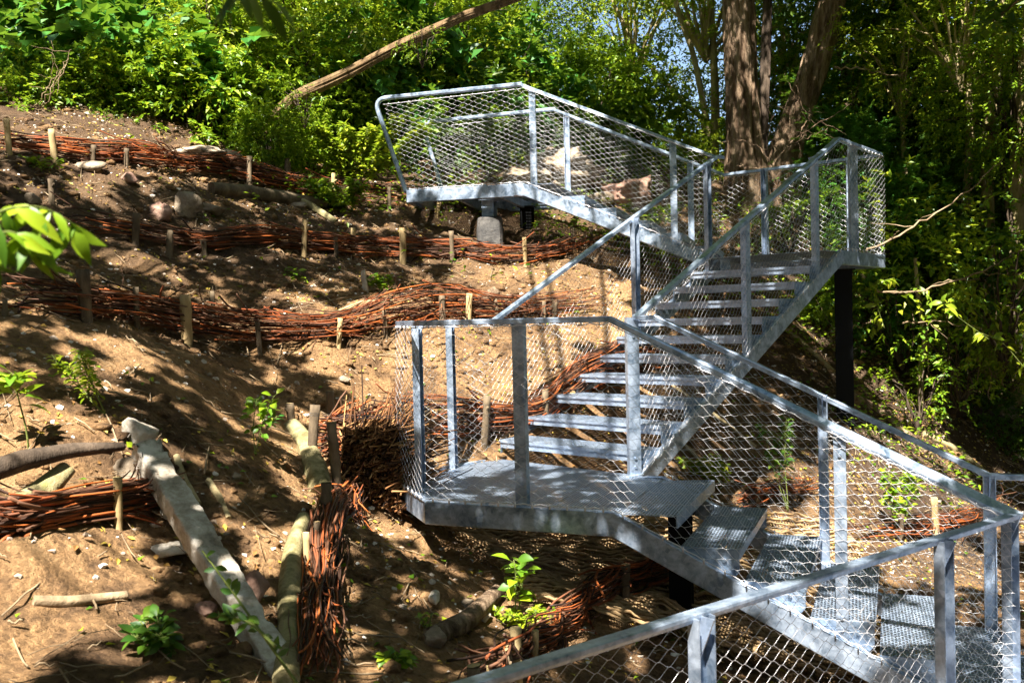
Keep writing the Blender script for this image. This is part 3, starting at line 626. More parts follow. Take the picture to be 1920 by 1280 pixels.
TR = [('t3', 1800, 40, 13.6, .62, 'yellow-green tree crown catching the sun at the top right'), ('t1', 1900, 190, 13.2, .5, 'small green tree with sunlit leaves at the right edge below the corner'), ('t3', 1690, 130, 14.6, .5, 'small yellow-green tree between the leaning thick trunk and the right edge'), ('t2', 60, -60, 16.5, 1.0, 'dark tree rising behind the top left shrubs'), ('t4', 330, -70, 17.0, 1.0, 'dark tree behind the sunlit shrubs left of the leaning trunk'),
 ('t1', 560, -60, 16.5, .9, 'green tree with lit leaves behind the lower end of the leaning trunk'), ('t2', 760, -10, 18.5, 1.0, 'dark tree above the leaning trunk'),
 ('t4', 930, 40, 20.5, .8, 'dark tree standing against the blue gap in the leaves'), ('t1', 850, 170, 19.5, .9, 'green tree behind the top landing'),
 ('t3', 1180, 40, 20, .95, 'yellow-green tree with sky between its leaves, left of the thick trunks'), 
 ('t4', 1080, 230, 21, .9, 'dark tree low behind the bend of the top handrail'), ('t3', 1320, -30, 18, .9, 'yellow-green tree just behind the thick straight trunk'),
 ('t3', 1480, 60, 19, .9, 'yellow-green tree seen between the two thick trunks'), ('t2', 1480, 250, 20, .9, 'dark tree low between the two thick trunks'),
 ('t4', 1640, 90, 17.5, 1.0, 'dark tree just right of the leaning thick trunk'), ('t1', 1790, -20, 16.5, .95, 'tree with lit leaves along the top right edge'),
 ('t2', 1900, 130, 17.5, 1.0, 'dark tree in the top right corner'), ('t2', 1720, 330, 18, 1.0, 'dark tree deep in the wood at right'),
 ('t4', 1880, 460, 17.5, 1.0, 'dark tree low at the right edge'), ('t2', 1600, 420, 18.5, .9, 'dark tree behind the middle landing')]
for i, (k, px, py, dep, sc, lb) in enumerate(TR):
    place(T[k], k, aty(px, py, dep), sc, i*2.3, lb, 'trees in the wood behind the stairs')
# far wood: one uncountable mass
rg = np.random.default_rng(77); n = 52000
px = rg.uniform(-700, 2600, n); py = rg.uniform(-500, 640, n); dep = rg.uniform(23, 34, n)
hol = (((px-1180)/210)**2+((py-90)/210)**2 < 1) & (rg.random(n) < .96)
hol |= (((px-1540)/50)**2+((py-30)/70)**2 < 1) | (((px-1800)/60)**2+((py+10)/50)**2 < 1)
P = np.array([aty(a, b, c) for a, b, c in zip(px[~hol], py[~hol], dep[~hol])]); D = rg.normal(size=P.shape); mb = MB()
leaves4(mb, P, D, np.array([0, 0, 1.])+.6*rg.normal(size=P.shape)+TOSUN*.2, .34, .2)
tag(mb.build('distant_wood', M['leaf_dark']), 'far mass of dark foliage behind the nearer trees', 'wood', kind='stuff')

# ------------------------------------------------------------------ trunks
def trunk_mesh(path, r, nseg=44, ridge=.22, seed=0, freq=9):
    path = np.asarray(path, float); t_ = np.linspace(0, 1, len(path)); k = 90; u = np.linspace(0, 1, k)
    C = np.stack([np.interp(u, t_, path[:, q]) for q in range(3)], -1); ker = np.ones(9)/9
    for q in range(3): C[:, q] = np.convolve(np.pad(C[:, q], 4, 'edge'), ker, 'valid')
    Rr = np.interp(u, np.linspace(0, 1, len(r)), r); Tn = nrm(np.gradient(C, axis=0)); A = nrm(np.cross(Tn, np.array([0, 1., 0.05]))); B = np.cross(Tn, A)
    a = np.linspace(0, 2*np.pi, nseg+1)[:-1]; L = np.r_[0, np.cumsum(np.linalg.norm(np.diff(C, axis=0), axis=1))]
    dirv = np.stack([np.cos(a), np.sin(a)], -1); q = np.zeros((k, nseg, 3)); q[..., 0] = dirv[:, 0]*freq/6; q[..., 1] = dirv[:, 1]*freq/6; q[..., 2] = L[:, None]*.55+seed
    d = 1+ridge*(.55-np.abs(fbm(q*1.9, 3)))+.10*vnoise(q*.5+5)
    V = C[:, None]+(A[:, None]*dirv[None, :, :1]+B[:, None]*dirv[None, :, 1:])*(Rr[:, None]*d)[..., None]
    ii = np.arange(k*nseg).reshape(k, nseg); mb = MB()
    mb.add(V.reshape(-1, 3), np.stack([ii[:-1], np.roll(ii, -1, 1)[:-1], np.roll(ii, -1, 1)[1:], ii[1:]], -1).reshape(-1, 4), True)
    mb.f.append(np.array([ii[-1], ii[0][::-1]])); mb.sm.append(False); return mb
def big_tree(name, pxs, dep, r, label, crown_at, seed, bark='bark', ivy=False):
    pts_ = [aty(x, y, d) for (x, y), d in zip(pxs, dep)]; b = pts_[0].copy(); b[2] = float(ground0(b[:2]))-.25
    if b[2] < pts_[0][2]-.05: pts_ = [b]+pts_; r = [r[0]*1.12]+list(r)
    o = empty(name, b, label, 'tree', 'tall trees behind the stairs'); trunk_mesh(pts_, r, 64, .42, seed=seed, freq=11).build('trunk', M[bark], o)
    top = pts_[-1]; cc = np.array(crown_at, float); lf, st, c = crown(seed+200, (2.6, 2.2, 1.5), 170, 7, 10, .11, .055, tl=.45, cr=.4, shell=.3)
    lf2 = MB(); lf2.v = [v+cc for v in lf.v]; lf2.f = lf.f; lf2.sm = lf.sm; lf2.n = lf.n; lf2.build('crown', M['leaf'], o)
    lm = MB(); rg = np.random.default_rng(seed)
    for q in c[rg.permutation(len(c))[:12]]:
        u = np.linspace(0, 1, 7)[:, None]; w = top*(1-u)+(cc+q)*u+np.array([0, 0, .4])*np.sin(u*np.pi); tubes(lm, w, np.linspace(r[-1]*.4, .015, 7), 7)
    lm.build('limbs', M[bark], o); return o
big_tree('tall_tree', [(1398, 330), (1392, 230), (1388, 120), (1386, 20), (1384, -90), (1380, -300)], [14.2]*6, [.26, .205, .195, .195, .19, .17], 'thick upright tree trunk with furrowed sunlit bark behind the stairs', aty(1370, -700, 14.2), 1)
big_tree('tall_tree', [(1462, 330), (1486, 240), (1528, 130), (1556, 20), (1588, -90), (1650, -300)], [14.6]*6, [.24, .18, .17, .165, .16, .14], 'thick trunk with furrowed bark leaning to the right beside the upright one', aty(1690, -700, 14.6), 2)
big_tree('tall_tree', [(1425, 330), (1430, 230), (1436, 120), (1440, 0), (1445, -200)], [15.6]*5, [.09, .08, .07, .06, .05], 'thin dark trunk in shade between the two thick trunks', aty(1480, -600, 15.8), 3, 'bark_dark')
big_tree('leaning_tree', [(490, 275), (535, 190), (640, 145), (720, 100), (800, 62), (880, 26), (975, -5), (1100, -60), (1250, -160)], [12.35, 12.3, 12.3, 12.3, 12.3, 12.3, 12.3, 12.3, 12.3], [.075, .068, .062, .058, .056, .052, .048, .04, .03], 'bent trunk leaning up to the right above the sunlit shrubs', aty(1250, -640, 11.5), 4, 'bark_mid')
def slim(name, pxs, dep, r, label, bark='bark_pale'):
    pts_ = [aty(x, y, dep) for x, y in pxs]; b = pts_[0]; o = empty(name, b, label, 'tree', 'slender trunks in the wood')
    g_ = float(ground0(b[:2]))
    if g_ < b[2]-.1: pts_ = [np.array([b[0], b[1], g_-.1])]+pts_
    trunk_mesh(pts_, [r*1.1, r, r*.8, r*.6], 14, .12, seed=pxs[0][0]).build('trunk', M[bark], o)
    lf, st, c = crown(pxs[0][0], (.9, .9, .8), 30, 6, 9, .10, .05); top = pts_[-1]
    lf.v = [v+top for v in lf.v]; lf.build('crown', M['leaf_yellow' if bark == 'bark_pale' else 'leaf_dark'], o); return o
slim('slender_tree', [(1330, 250), (1318, 190), (1300, 100), (1270, 20), (1255, -80)], 17, .055, 'slender sunlit trunk left of the thick upright trunk')
slim('slender_tree', [(1320, 225), (1270, 180), (1215, 120), (1180, 70), (1120, -60)], 17.5, .045, 'slender trunk leaning left across the sky gap')
slim('slender_tree', [(1850, 300), (1858, 220), (1868, 130), (1872, 40), (1880, -80)], 13.6, .085, 'pale slender trunk standing in the dark wood at right')
slim('slender_tree', [(1905, 330), (1912, 200), (1925, 60), (1935, -80)], 13.2, .09, 'mossy trunk cut by the right edge of the wood')
slim('slender_tree', [(1625, 330), (1605, 200), (1570, 60), (1550, -80)], 15.4, .10, 'dark slender trunk right behind the leaning thick trunk', 'bark_dark')
slim('slender_tree', [(1662, 300), (1668, 150), (1672, 0), (1675, -80)], 15.8, .05, 'thin dark trunk further right of the leaning thick trunk', 'bark_dark')
slim('slender_tree', [(1725, 700), (1735, 640), (1722, 560), (1716, 480)], 12.0, .035, 'crooked pale stem rising among the sparse shrubs at right')
# bare branches and twigs
def branchy(name, lines, dep, r, label, cat='branch', mt='twig', side=0, seed=1, r1=.3):
    mb = MB(); rg = np.random.default_rng(seed)
    for ln in lines:
        P = np.array([aty(x, y, dep+.15*math.sin(x*.05)) for x, y in ln]); k = 22; u = np.linspace(0, 1, k); t_ = np.linspace(0, 1, len(P))
        C = np.stack([np.interp(u, t_, P[:, q]) for q in range(3)], -1)
        for q in range(3): C[:, q] = np.convolve(np.pad(C[:, q], 2, 'edge'), np.ones(5)/5, 'valid')
        C += .012*rg.normal(size=C.shape)*min(1, dep/8); tubes(mb, C, np.linspace(r, r*r1, k), 6)
        for _ in range(side):
            i = rg.integers(3, k-2); d = nrm(rg.normal(size=3)+np.array([0, -.2, .3])); Ls = rg.uniform(.15, .5)
            w = C[i]+np.linspace(0, 1, 6)[:, None]*d*Ls+.01*rg.normal(size=(6, 3)); tubes(mb, w, np.linspace(r*.45, r*.15, 6), 4)
    return tag(mb.build(name, M[mt], None, aty(*lines[0][0], dep)), label, cat)
branchy('bare_branch', [[(1615, 478), (1690, 440), (1760, 398), (1850, 335), (1885, 290)]], 10.6, .014, 'long thin pale branch reaching up right from the turning landing', side=3, seed=2)
branchy('bare_branch', [[(1630, 545), (1730, 548), (1850, 508), (1925, 462)]], 10.9, .014, 'thin pale branch curving across the wood right of the black column', side=5, seed=3)
branchy('bare_branch', [[(1560, 128), (1620, 128), (1665, 142), (1702, 138)]], 13.6, .015, 'short bare branch sticking out right of the leaning thick trunk', seed=4)
branchy('bare_branch', [[(1690, 605), (1760, 600), (1850, 618)], [(1545, 640), (1590, 618), (1640, 600)]], 11.3, .010, 'dry twig lying across the sparse shrubs at right', side=5, seed=5)
branchy('bare_bush', [[(1440, 330), (1460, 290), (1510, 245), (1570, 215), (1615, 178)], [(1450, 310), (1420, 270), (1380, 262), (1350, 268)], [(1455, 300), (1440, 250), (1450, 215), (1425, 185)],
    [(1470, 280), (1500, 262), (1560, 238)], [(1440, 320), (1400, 315), (1360, 305)], [(1480, 270), (1478, 230), (1500, 185), (1492, 160)], [(1500, 250), (1520, 215), (1510, 190)]], 12.9, .008, 'bare pinkish twigs in front of the two thick trunks', 'bush', 'bark', side=7, seed=6)
branchy('bare_bush', [[(1340, 430), (1352, 400), (1375, 360)], [(1390, 470), (1380, 410), (1368, 370)], [(1420, 470), (1415, 430), (1400, 390)]], 12.6, .012, 'dry pale stems seen through the net of the turning landing', 'bush', side=5, seed=7)
branchy('bare_bush', [[(1740+i*23, 720+(i*31) % 60), (1750+i*23+(i*17) % 20-10, 640), (1745+i*26, 560-(i*41) % 60)] for i in range(7)], 12.0, .009, 'tangle of thin dry stems in the sunlit patch of the right-hand slope', 'bush', side=9, seed=8)
branchy('bare_bush', [[(40+i*8, 250), (80+i*14, 180-i*12), (120+i*8, 120-i*15)] for i in range(3)], 10.8, .008, 'thin bare stems rising at the far left above the highest fence', 'bush', side=2, seed=9)

# ------------------------------------------------------------------ logs, stones, slab
def log(name, pxs, r, label, mt='stake_dark', deps=None, seed=0, lift=.5, cat='log', vertical=False):
    P = []
    for i, (x, y) in enumerate(pxs):
        p = hit(x, y) if deps is None else aty(x, y, deps[i]); P.append(p+up*(r[min(i, len(r)-1)]*lift))
    b = P[0]; o = trunk_mesh(P, r, 20, .25, seed=seed, freq=6).build(name, M[mt], None, b); return tag(o, label, cat)
log('fallen_log', [(392, 362), (470, 375), (545, 385), (612, 392)], [.07, .075, .07, .055], 'dark mossy log lying below the highest fence', 'stake_dark', seed=1)
log('fallen_branch', [(540, 378), (585, 400), (632, 430)], [.045, .04, .03], 'forked branch running down right from the dark mossy log', 'moss_wood', seed=2)
log('fallen_log', [(545, 800), (572, 840), (590, 890), (602, 925)], [.055, .065, .07, .075], 'thick mossy root-like log left of the stacked brushwood end', 'moss_wood', seed=3)
log('fallen_log', [(570, 985), (548, 1060), (542, 1150), (540, 1250), (538, 1330)], [.035, .046, .050, .048, .048], 'long weathered log running down beside the red rods at the bottom', 'moss_wood', seed=4, lift=.7)
log('fallen_log', [(-40, 895), (40, 868), (130, 848), (235, 838)], [.045, .045, .035, .02], 'smooth dark purple branch above the near bundle of red rods', 'bark_dark', seed=5, deps=[4.15, 4.3, 4.5, 4.7], lift=.2)
log('fallen_log', [(20, 968), (70, 935), (128, 880)], [.07, .065, .04], 'pale broken stump piece under the smooth dark branch', 'moss_wood', seed=6, deps=[4.2, 4.35, 4.5], lift=.1)
log('fallen_branch', [(634, 598), (680, 580), (733, 563)], [.025, .03, .025], 'short pale branch above the bend of the third fence', 'bark_pale', seed=7)
log('fallen_log', [(855, 578), (895, 566), (928, 553)], [.05, .055, .06], 'short brown log right behind the handrail of the near landing', 'bark', seed=8)
log('fallen_log', [(808, 1195), (870, 1165), (935, 1120)], [.05, .05, .04], 'round log lying among rubble at the bottom centre', 'bark', seed=9)
log('fallen_branch', [(60, 1122), (130, 1118), (240, 1112)], [.02, .022, .018], 'whitish stick lying on the bare soil at lower left', 'twig', seed=10)
log('fallen_log', [(1735, 765), (1820, 788), (1925, 822)], [.09, .10, .10], 'dark log lying in the leaf litter above the far handrail', 'bark_dark', seed=11)
log('fallen_branch', [(1455, 612), (1500, 645), (1565, 698)], [.03, .035, .03], 'pale barkless branch lying beneath the middle flight', 'bark_pale', seed=12)
log('fallen_branch', [(1590, 735), (1660, 778), (1740, 850)], [.05, .05, .04], 'pale branch lying downhill right of the black column', 'bark', seed=13)
log('fallen_branch', [(1730, 815), (1790, 850), (1865, 905)], [.04, .04, .03], 'pale branch lying downhill left of the far handrail bend', 'bark_pale', seed=14)
log('fallen_branch', [(1200, 690), (1330, 780), (1420, 850)], [.018, .018, .014], 'thin stick lying beneath the middle flight', 'bark_pale', seed=15)
log('fallen_branch', [(1140, 745), (1290, 850), (1330, 890)], [.02, .02, .014], 'thin stick lying lower beneath the first steps of the middle flight', 'bark_pale', seed=16)
log('fallen_branch', [(330, 855), (345, 900), (372, 945)], [.018, .02, .015], 'flat pale splinter of wood right of the long concrete slab', 'bark_pale', seed=17)
log('fallen_branch', [(390, 900), (410, 935), (430, 985)], [.016, .018, .013], 'pale stick lying parallel to the long concrete slab', 'bark_pale', seed=18)
def rock_mesh(c, R, seed, n=26, rough=.09, facets=10):
    rg = np.random.default_rng(seed); a = np.linspace(0, 2*np.pi, n*2+1)[:-1]; b = np.linspace(-np.pi/2, np.pi/2, n)
    Aa, Bb = np.meshgrid(a, b); d = np.stack([np.cos(Bb)*np.cos(Aa), np.cos(Bb)*np.sin(Aa), np.sin(Bb)], -1)
    fn = nrm(rg.normal(size=(facets, 3))); fd = rg.uniform(.55, 1., facets); q = d@fn.T; r = np.min(np.where(q > .05, fd/np.maximum(q, .05), 9), -1); r = np.minimum(r, 1.25)
    r = r*(1+rough*fbm(d*2.3+seed, 4)+rough*.5*fbm(d*7+seed, 3)); V = np.array(c)+d*r[..., None]*np.array(R); ii = np.arange(n*2*n).reshape(n, n*2)
    mb = MB(); mb.add(V.reshape(-1, 3), np.stack([ii[:-1], np.roll(ii, -1, 1)[:-1], np.roll(ii, -1, 1)[1:], ii[1:]], -1).reshape(-1, 4), True); return mb
def rock(px, py, R, label, mt='stone', seed=0, sink=.3, name='rock', dep=None, group=None, rough=.09):
    p = hit(px, py) if dep is None else aty(px, py, dep); c = p+up*(R[2]*(1-sink) if dep is None else 0); n = 30 if max(R) > .2 else 12
    return tag(rock_mesh(c, R, seed, n, rough).build(name, M[mt], None, c), label, 'rock', group)
rock(1046, 350, (.47, .36, .25), 'large craggy pale boulder behind the net of the upper flight', 'stone', 47, .12, 'boulder', rough=.26)
rock(985, 352, (.26, .3, .15), 'lower tan boulder touching the left side of the large craggy one', 'stone', 2, .1, 'boulder', rough=.15)
rock(1185, 395, (.34, .3, .24), 'brown boulder in half shade beside the upper flight', 'stone_red', 3, .1, 'boulder', rough=.2)
rock(1125, 385, (.16, .16, .12), 'small tan stone left of the brown boulder', 'stone', 4)
rock(352, 298, (.38, .25, .08), 'flat pale rock lying in front of the bright shrubs', 'stone', 5, .1)
rock(420, 302, (.2, .16, .07), 'smaller flat rock right of the flat pale rock', 'stone', 6, .1)
rock(345, 405, (.13, .12, .13), 'grey-white angular stone on the slope between the two upper fences', 'stone', 7, .62, rough=.2)
rock(300, 405, (.13, .11, .10), 'reddish stone left of the grey-white angular stone', 'stone_red', 8, .65, rough=.2)
rock(172, 320, (.12, .1, .07), 'ochre stone just below the highest fence at left', 'stone', 9)
rock(240, 350, (.08, .07, .05), 'small reddish stone below the highest fence', 'stone_red', 10)
rock(400, 400, (.14, .12, .06), 'tan stone right of the grey-white angular stone', 'stone', 11)
rock(684, 545, (.035, .03, .12), 'thin upright white splinter of stone above the third fence', 'concrete', 12, .2)
rock(648, 730, (.045, .04, .03), 'small grey stone on the bare soil above the fourth fence', 'stone', 13)
rock(443, 897, (.022, .02, .02), 'little pale stone right of the long concrete slab', 'stone', 14)
rock(318, 985, (.055, .05, .07), 'white upright stone under the end of the near red rods', 'concrete', 15, .2)
rock(328, 1030, (.10, .08, .035), 'flat white stone lying left of the long concrete slab', 'concrete', 16, .2)
rock(262, 850, (.085, .08, .08), 'grey block of rubble at the upper end of the long concrete slab', 'concrete', 17, .2)
rock(258, 905, (.085, .08, .08), 'lower grey block of rubble beside the slab', 'stone', 18, .2)
rock(385, 1150, (.04, .04, .035), 'reddish stone left of the lower part of the slab', 'stone_red', 19)
rock(475, 1205, (.03, .03, .025), 'small orange brick piece by the lower end of the slab', 'stone_red', 20)
rock(480, 1140, (.08, .06, .06), 'brown stone in shade under the slab', 'stone_red', 21)
rock(812, 1200, (.055, .05, .055), 'rounded pale stone at the left end of the round log', 'stone', 22)
rock(880, 1130, (.05, .045, .04), 'pale stone in the rubble under the landing', 'stone', 23)
rock(905, 1145, (.035, .03, .03), 'small white stone right of another in the rubble under the landing', 'concrete', 24)
rock(815, 1125, (.04, .07, .03), 'flat white stone lying left in the rubble under the landing', 'concrete', 25)
rock(560, 395, (.1, .08, .05), 'tan stone below the fork of the mossy log', 'stone', 26)
rock(60, 395, (.07, .07, .05), 'tan stone on the upper slope at the far left', 'stone', 27)
rock(1885, 800, (.16, .14, .14), 'grey stone in deep shade in the lower right wood', 'stone', 28)
# the long concrete slab lying down the slope
a, b = aty(272, 842, 4.95), aty(535, 1275, 3.75); dd = nrm(b-a); sd = nrm(np.cross(dd, V2(.25, -.35, 1))); nn_ = np.cross(sd, dd)
k, m_ = 70, 36; ang = np.linspace(0, 2*np.pi, m_+1)[:-1]; sq = lambda v, e: np.sign(v)*np.abs(v)**e
prof = np.stack([.076*sq(np.cos(ang), .22), .05*sq(np.sin(ang), .22)], -1); uu = np.linspace(0, 1, k)
V = a+(b-a)*uu[:, None, None]+sd*prof[None, :, :1]*(.84-.06*uu[:, None, None])+nn_*prof[None, :, 1:]
V = V+nrm(sd*prof[None, :, :1]+nn_*prof[None, :, 1:])*(.006*fbm(V*5, 2)+.004*fbm(V*30, 3)+.016*np.minimum(0, fbm(V*11+5, 3)+.25))[..., None]
V[:6] += (np.random.default_rng(5).random((6, m_, 1))-.5)*.015
ii = np.arange(k*m_).reshape(k, m_); mb = MB(); mb.add(V.reshape(-1, 3), np.stack([ii[:-1], np.roll(ii, -1, 1)[:-1], np.roll(ii, -1, 1)[1:], ii[1:]], -1).reshape(-1, 4), True)
mb.f.append(np.array([ii[-1], ii[0][::-1]])); mb.sm.append(False)
tag(mb.build('concrete_slab', M['concrete'], None, a), 'long narrow whitish concrete slab lying down the slope at lower left', 'slab')

# ------------------------------------------------------------------ wattle fences
def stake(parent, px, ytop, ybot, wpx, tone, seed, dep=None):
    b = hit(px, ybot) if dep is None else aty(px, ybot, dep); s = F/b[1]; h = (ybot-ytop)/s
    g_ = float(ground(b[:2]))
    if b[2]-g_ > .01: h += .4*(b[2]-g_); b = np.array([b[0], b[1], g_])
    r = wpx/2/s*.95; rg = np.random.default_rng(seed)
    lean = np.array([rg.normal()*.05, rg.normal()*.05, 1]); P = b+np.linspace(-.12/h if h > 0 else 0, 1, 9)[:, None]*lean*h
    rr = r*(1+.08*rg.normal(size=9)); mb = MB(); tubes(mb, P, rr, 11)
    if rg.random() < .4:
        d = nrm(np.array([rg.normal(), -.5, .6])); tubes(mb, np.array([P[6], P[6]+d*r*2.2]), np.array([[r*.45, r*.3]]), 7)
    o = mb.build('stake', M[tone], parent); mb = MB(); a_ = np.arange(11)*2*np.pi/11
    tl = rg.normal()*.25; mb.poly([P[-1]+np.array([math.cos(q)*r*.97, math.sin(q)*r*.97, .003+tl*r*(math.cos(q)+1)*.6]) for q in a_])
    mb.build('cut_end', M['cut' if tone == 'stake' else 'stake'], o); return o
def fence(label, pxs, h, nrod, stakes, thick=.05, rl=(.9, 1.9), deps=None, seed=0, flare=.06, rr=(.0025, .007), mt='willow', group='woven willow fences across the slope', drop=0., weave=1., along=False):
    P = np.array([hit(x, y) if deps is None else aty(x, y, deps[i]) for i, (x, y) in enumerate(pxs)]); rg = np.random.default_rng(seed)
    t_ = np.r_[0, np.cumsum(np.linalg.norm(np.diff(P, axis=0), axis=1))]; Ls = t_[-1]; k = 200; u = np.linspace(0, Ls, k); C = np.stack([np.interp(u, t_, P[:, q]) for q in range(3)], -1)
    w = 31
    for q in range(3): C[:, q] = np.convolve(np.pad(C[:, q], w//2, 'edge'), np.ones(w)/w, 'valid')
    o = empty('wattle_fence', C[0], label, 'fence', group); Tn = nrm(np.gradient(C, axis=0)); Nn = nrm(np.cross(Tn, up))
    ln = np.minimum(rg.uniform(*rl, nrod), Ls*.8); s0 = -.06+(Ls+.12-ln)*rg.random(nrod); m_ = 16; s_ = s0[:, None]+np.linspace(0, 1, m_)[None]*ln[:, None]; sc_ = np.clip(s_, 0, Ls)
    over = s_-sc_
    B = np.stack([np.interp(sc_, u, C[:, q]) for q in range(3)], -1); Nr = np.stack([np.interp(sc_, u, Nn[:, q]) for q in range(3)], -1); Tr = np.stack([np.interp(sc_, u, Tn[:, q]) for q in range(3)], -1)
    v = rg.random(nrod)[:, None]+.07*np.sin(s_*rg.uniform(1.5, 4, nrod)[:, None]+rg.random(nrod)[:, None]*6)
    hh = h*(1+.25*vnoise(np.stack([sc_*1.4, sc_*0+seed, sc_*0], -1)))
    wv = weave*thick*np.sin(s_*np.pi/.45+(rg.random(nrod) > .5)[:, None]*np.pi)+rg.normal(size=nrod)[:, None]*thick*.55
    e = np.clip(np.abs(np.linspace(-1, 1, m_))[None]-.4, 0, 1)**2*2.7*np.clip(rg.normal(size=(nrod, 1)), -1.6, 1.6)*flare
    R3 = B+Tr*over[..., None]+Nr*(wv+e)[..., None]+up*(v*hh+.02+e*np.clip(rg.normal(size=(nrod, 1)), -1.2, 1.5)-drop)[..., None]+.008*fbm(B*4+rg.random((nrod, 1, 1))*50, 2)[..., None]
    mb = MB(); tubes(mb, R3, rg.uniform(rr[0], rr[1], nrod)[:, None]*np.linspace(1.15, .6, m_)[None], 5); mb.build('woven_rods', M[mt], o)
    cpx, cpy = project(C)
    for i, sv in enumerate(stakes):
        k_ = int(np.argmin(np.abs(cpx-sv[0]))); front = (i*7+seed) % 4 != 0 or sv[3] > 12
        stake(o, *sv[:4], 'stake' if sv[4] else 'stake_dark', seed*100+i, sv[5] if len(sv) > 5 else (C[k_, 1]-(thick+.035) if front and not along and abs(cpx[k_]-sv[0]) < 15 else None))
    return o
fence('highest wattle fence, running below the shrubs to the top landing', [(-40, 275), (100, 300), (240, 318), (400, 330), (520, 355), (630, 378), (740, 392), (825, 400)], .22, 190,
      [(17, 213, 275, 11, 1), (103, 248, 308, 12, 1), (173, 262, 300, 9, 0), (237, 275, 305, 10, 0), (467, 290, 345, 10, 0), (540, 300, 350, 11, 0), (624, 322, 375, 9, 1), (730, 345, 385, 8, 0), (820, 376, 402, 8, 1)], seed=1)
fence('second wattle fence from the top, passing under the footing of the top landing', [(85, 440), (240, 458), (320, 478), (400, 475), (480, 470), (594, 476), (673, 482), (760, 478), (900, 492), (985, 498), (1060, 478), (1140, 452)], .19, 220,
      [(98, 355, 400, 13, 0), (253, 400, 465, 14, 0), (317, 432, 480, 13, 0), (383, 452, 480, 12, 0), (570, 412, 480, 11, 1), (630, 437, 470, 8, 0), (662, 428, 480, 9, 1), (755, 410, 465, 13, 1), (848, 425, 480, 9, 0), (985, 445, 500, 9, 1), (1075, 432, 470, 8, 0), (1110, 425, 460, 8, 0)], seed=2, flare=.09)
fence('third wattle fence from the top, sagging across the middle of the slope', [(-40, 600), (70, 605), (158, 612), (277, 618), (396, 636), (515, 648), (594, 656), (653, 652), (713, 632), (760, 612), (860, 598), (1000, 592), (1160, 585)], .26, 270,
      [(163, 505, 628, 27, 0), (257, 530, 600, 12, 0), (350, 530, 610, 20, 1), (402, 545, 605, 9, 0), (487, 585, 640, 10, 0), (635, 590, 640, 10, 1), (723, 558, 605, 8, 0), (830, 554, 605, 13, 0), (878, 546, 598, 12, 1), (933, 553, 600, 9, 0), (1020, 562, 598, 8, 0), (1040, 562, 598, 10, 0), (10, 560, 620, 11, 0)], seed=3, thick=.06, flare=.10)
fence('fourth wattle fence, running behind the near landing and the first steps', [(680, 803), (700, 806), (730, 810), (760, 815), (860, 822), (960, 812), (1040, 780), (1110, 735), (1200, 705), (1330, 690)], .27, 200,
      [(548, 748, 800, 17, 0), (622, 742, 790, 15, 0), (675, 765, 800, 14, 0), (745, 745, 810, 15, 0), (715, 772, 812, 12, 0), (800, 757, 830, 13, 0), (908, 738, 830, 14, 0), (1022, 722, 785, 14, 0), (1075, 735, 770, 10, 1)], seed=4)
fence('near bundle of thick bright red rods at the lower left edge', [(-60, 1020), (60, 1003), (150, 985), (240, 965), (320, 948)], .12, 170, [(222, 893, 1000, 18, 1)], seed=5, thick=.035, rr=(.0035, .008), drop=.02, flare=.06)
fence('red rod fence seen end-on, running downhill beside the long weathered log', [(640, 935), (618, 1000), (608, 1070), (600, 1150), (597, 1240), (592, 1340)], .13, 150,
      [(577, 1010, 1075, 13, 1), (594, 985, 1040, 12, 0), (613, 915, 1000, 21, 0)], seed=6, thick=.075, flare=.05, weave=.15, along=True)
fence('bright wattle fence at the bottom centre, climbing right under the lower flight', [(880, 1330), (955, 1265), (1050, 1195), (1130, 1150), (1200, 1120), (1300, 1085), (1430, 1050)], .20, 150,
      [(968, 1135, 1225, 23, 1), (1000, 1130, 1185, 15, 1), (955, 1195, 1255, 18, 0), (887, 1225, 1275, 28, 0), (918, 1230, 1270, 12, 1), (1170, 1040, 1110, 20, 0), (1255, 1040, 1120, 16, 0)], seed=7, flare=.06)
fence('short piece of red wattle seen through the net behind the lower flight', [(1390, 955), (1450, 940), (1540, 925)], .15, 40, [(1420, 905, 950, 9, 0)], seed=8, flare=.05)
fence('low red wattle seen through the net beside the lowest steps', [(1580, 1020), (1660, 1015), (1760, 1005), (1900, 960)], .16, 60, [(1690, 960, 1015, 10, 0), (1755, 930, 1005, 14, 1)], seed=9, flare=.06)
# stacked brushwood end between its posts
o = empty('brushwood_stack', aty(690, 950, 6.9), 'stacked brushwood with hundreds of cut ends facing out, left of the near landing', 'brushwood'); rg = np.random.default_rng(8); n = 3800
u_ = rg.random(n); v_ = rg.random(n); fx = 640+u_*112; fy = 800+v_*(165-40*(1-u_)); dp = 6.62-.15*v_+rg.normal(size=n)*.075+.25*(1-u_)*.2
P0 = np.array([aty(a_, b_, c_) for a_, b_, c_ in zip(fx, fy, dp)]); dr = nrm(np.array([.18, 1., -.02])+.24*rg.normal(size=(n, 3))); L_ = rg.uniform(.3, .6, n)
mb = MB(); R3 = P0[:, None]+dr[:, None]*np.linspace(0, 1, 4)[None, :, None]*L_[:, None, None]; tubes(mb, R3, rg.uniform(.0025, .0065, n)[:, None]*np.ones(4), 6); mb.build('brushwood', M['rodend'], o)
n = 260; P0 = np.array([aty(x, y, 6.75+rg.random()*.15) for x, y in zip(rg.uniform(590, 655, n), rg.uniform(782, 890, n))]); dr = nrm(np.array([.9, .35, 0])+.22*rg.normal(size=(n, 3)))
mb = MB(); tubes(mb, P0[:, None]+dr[:, None]*np.linspace(0, .3, 5)[None, :, None]+.01*rg.normal(size=(n, 5, 3)), .006, 5); mb.build('woven_rods', M['willow'], o)
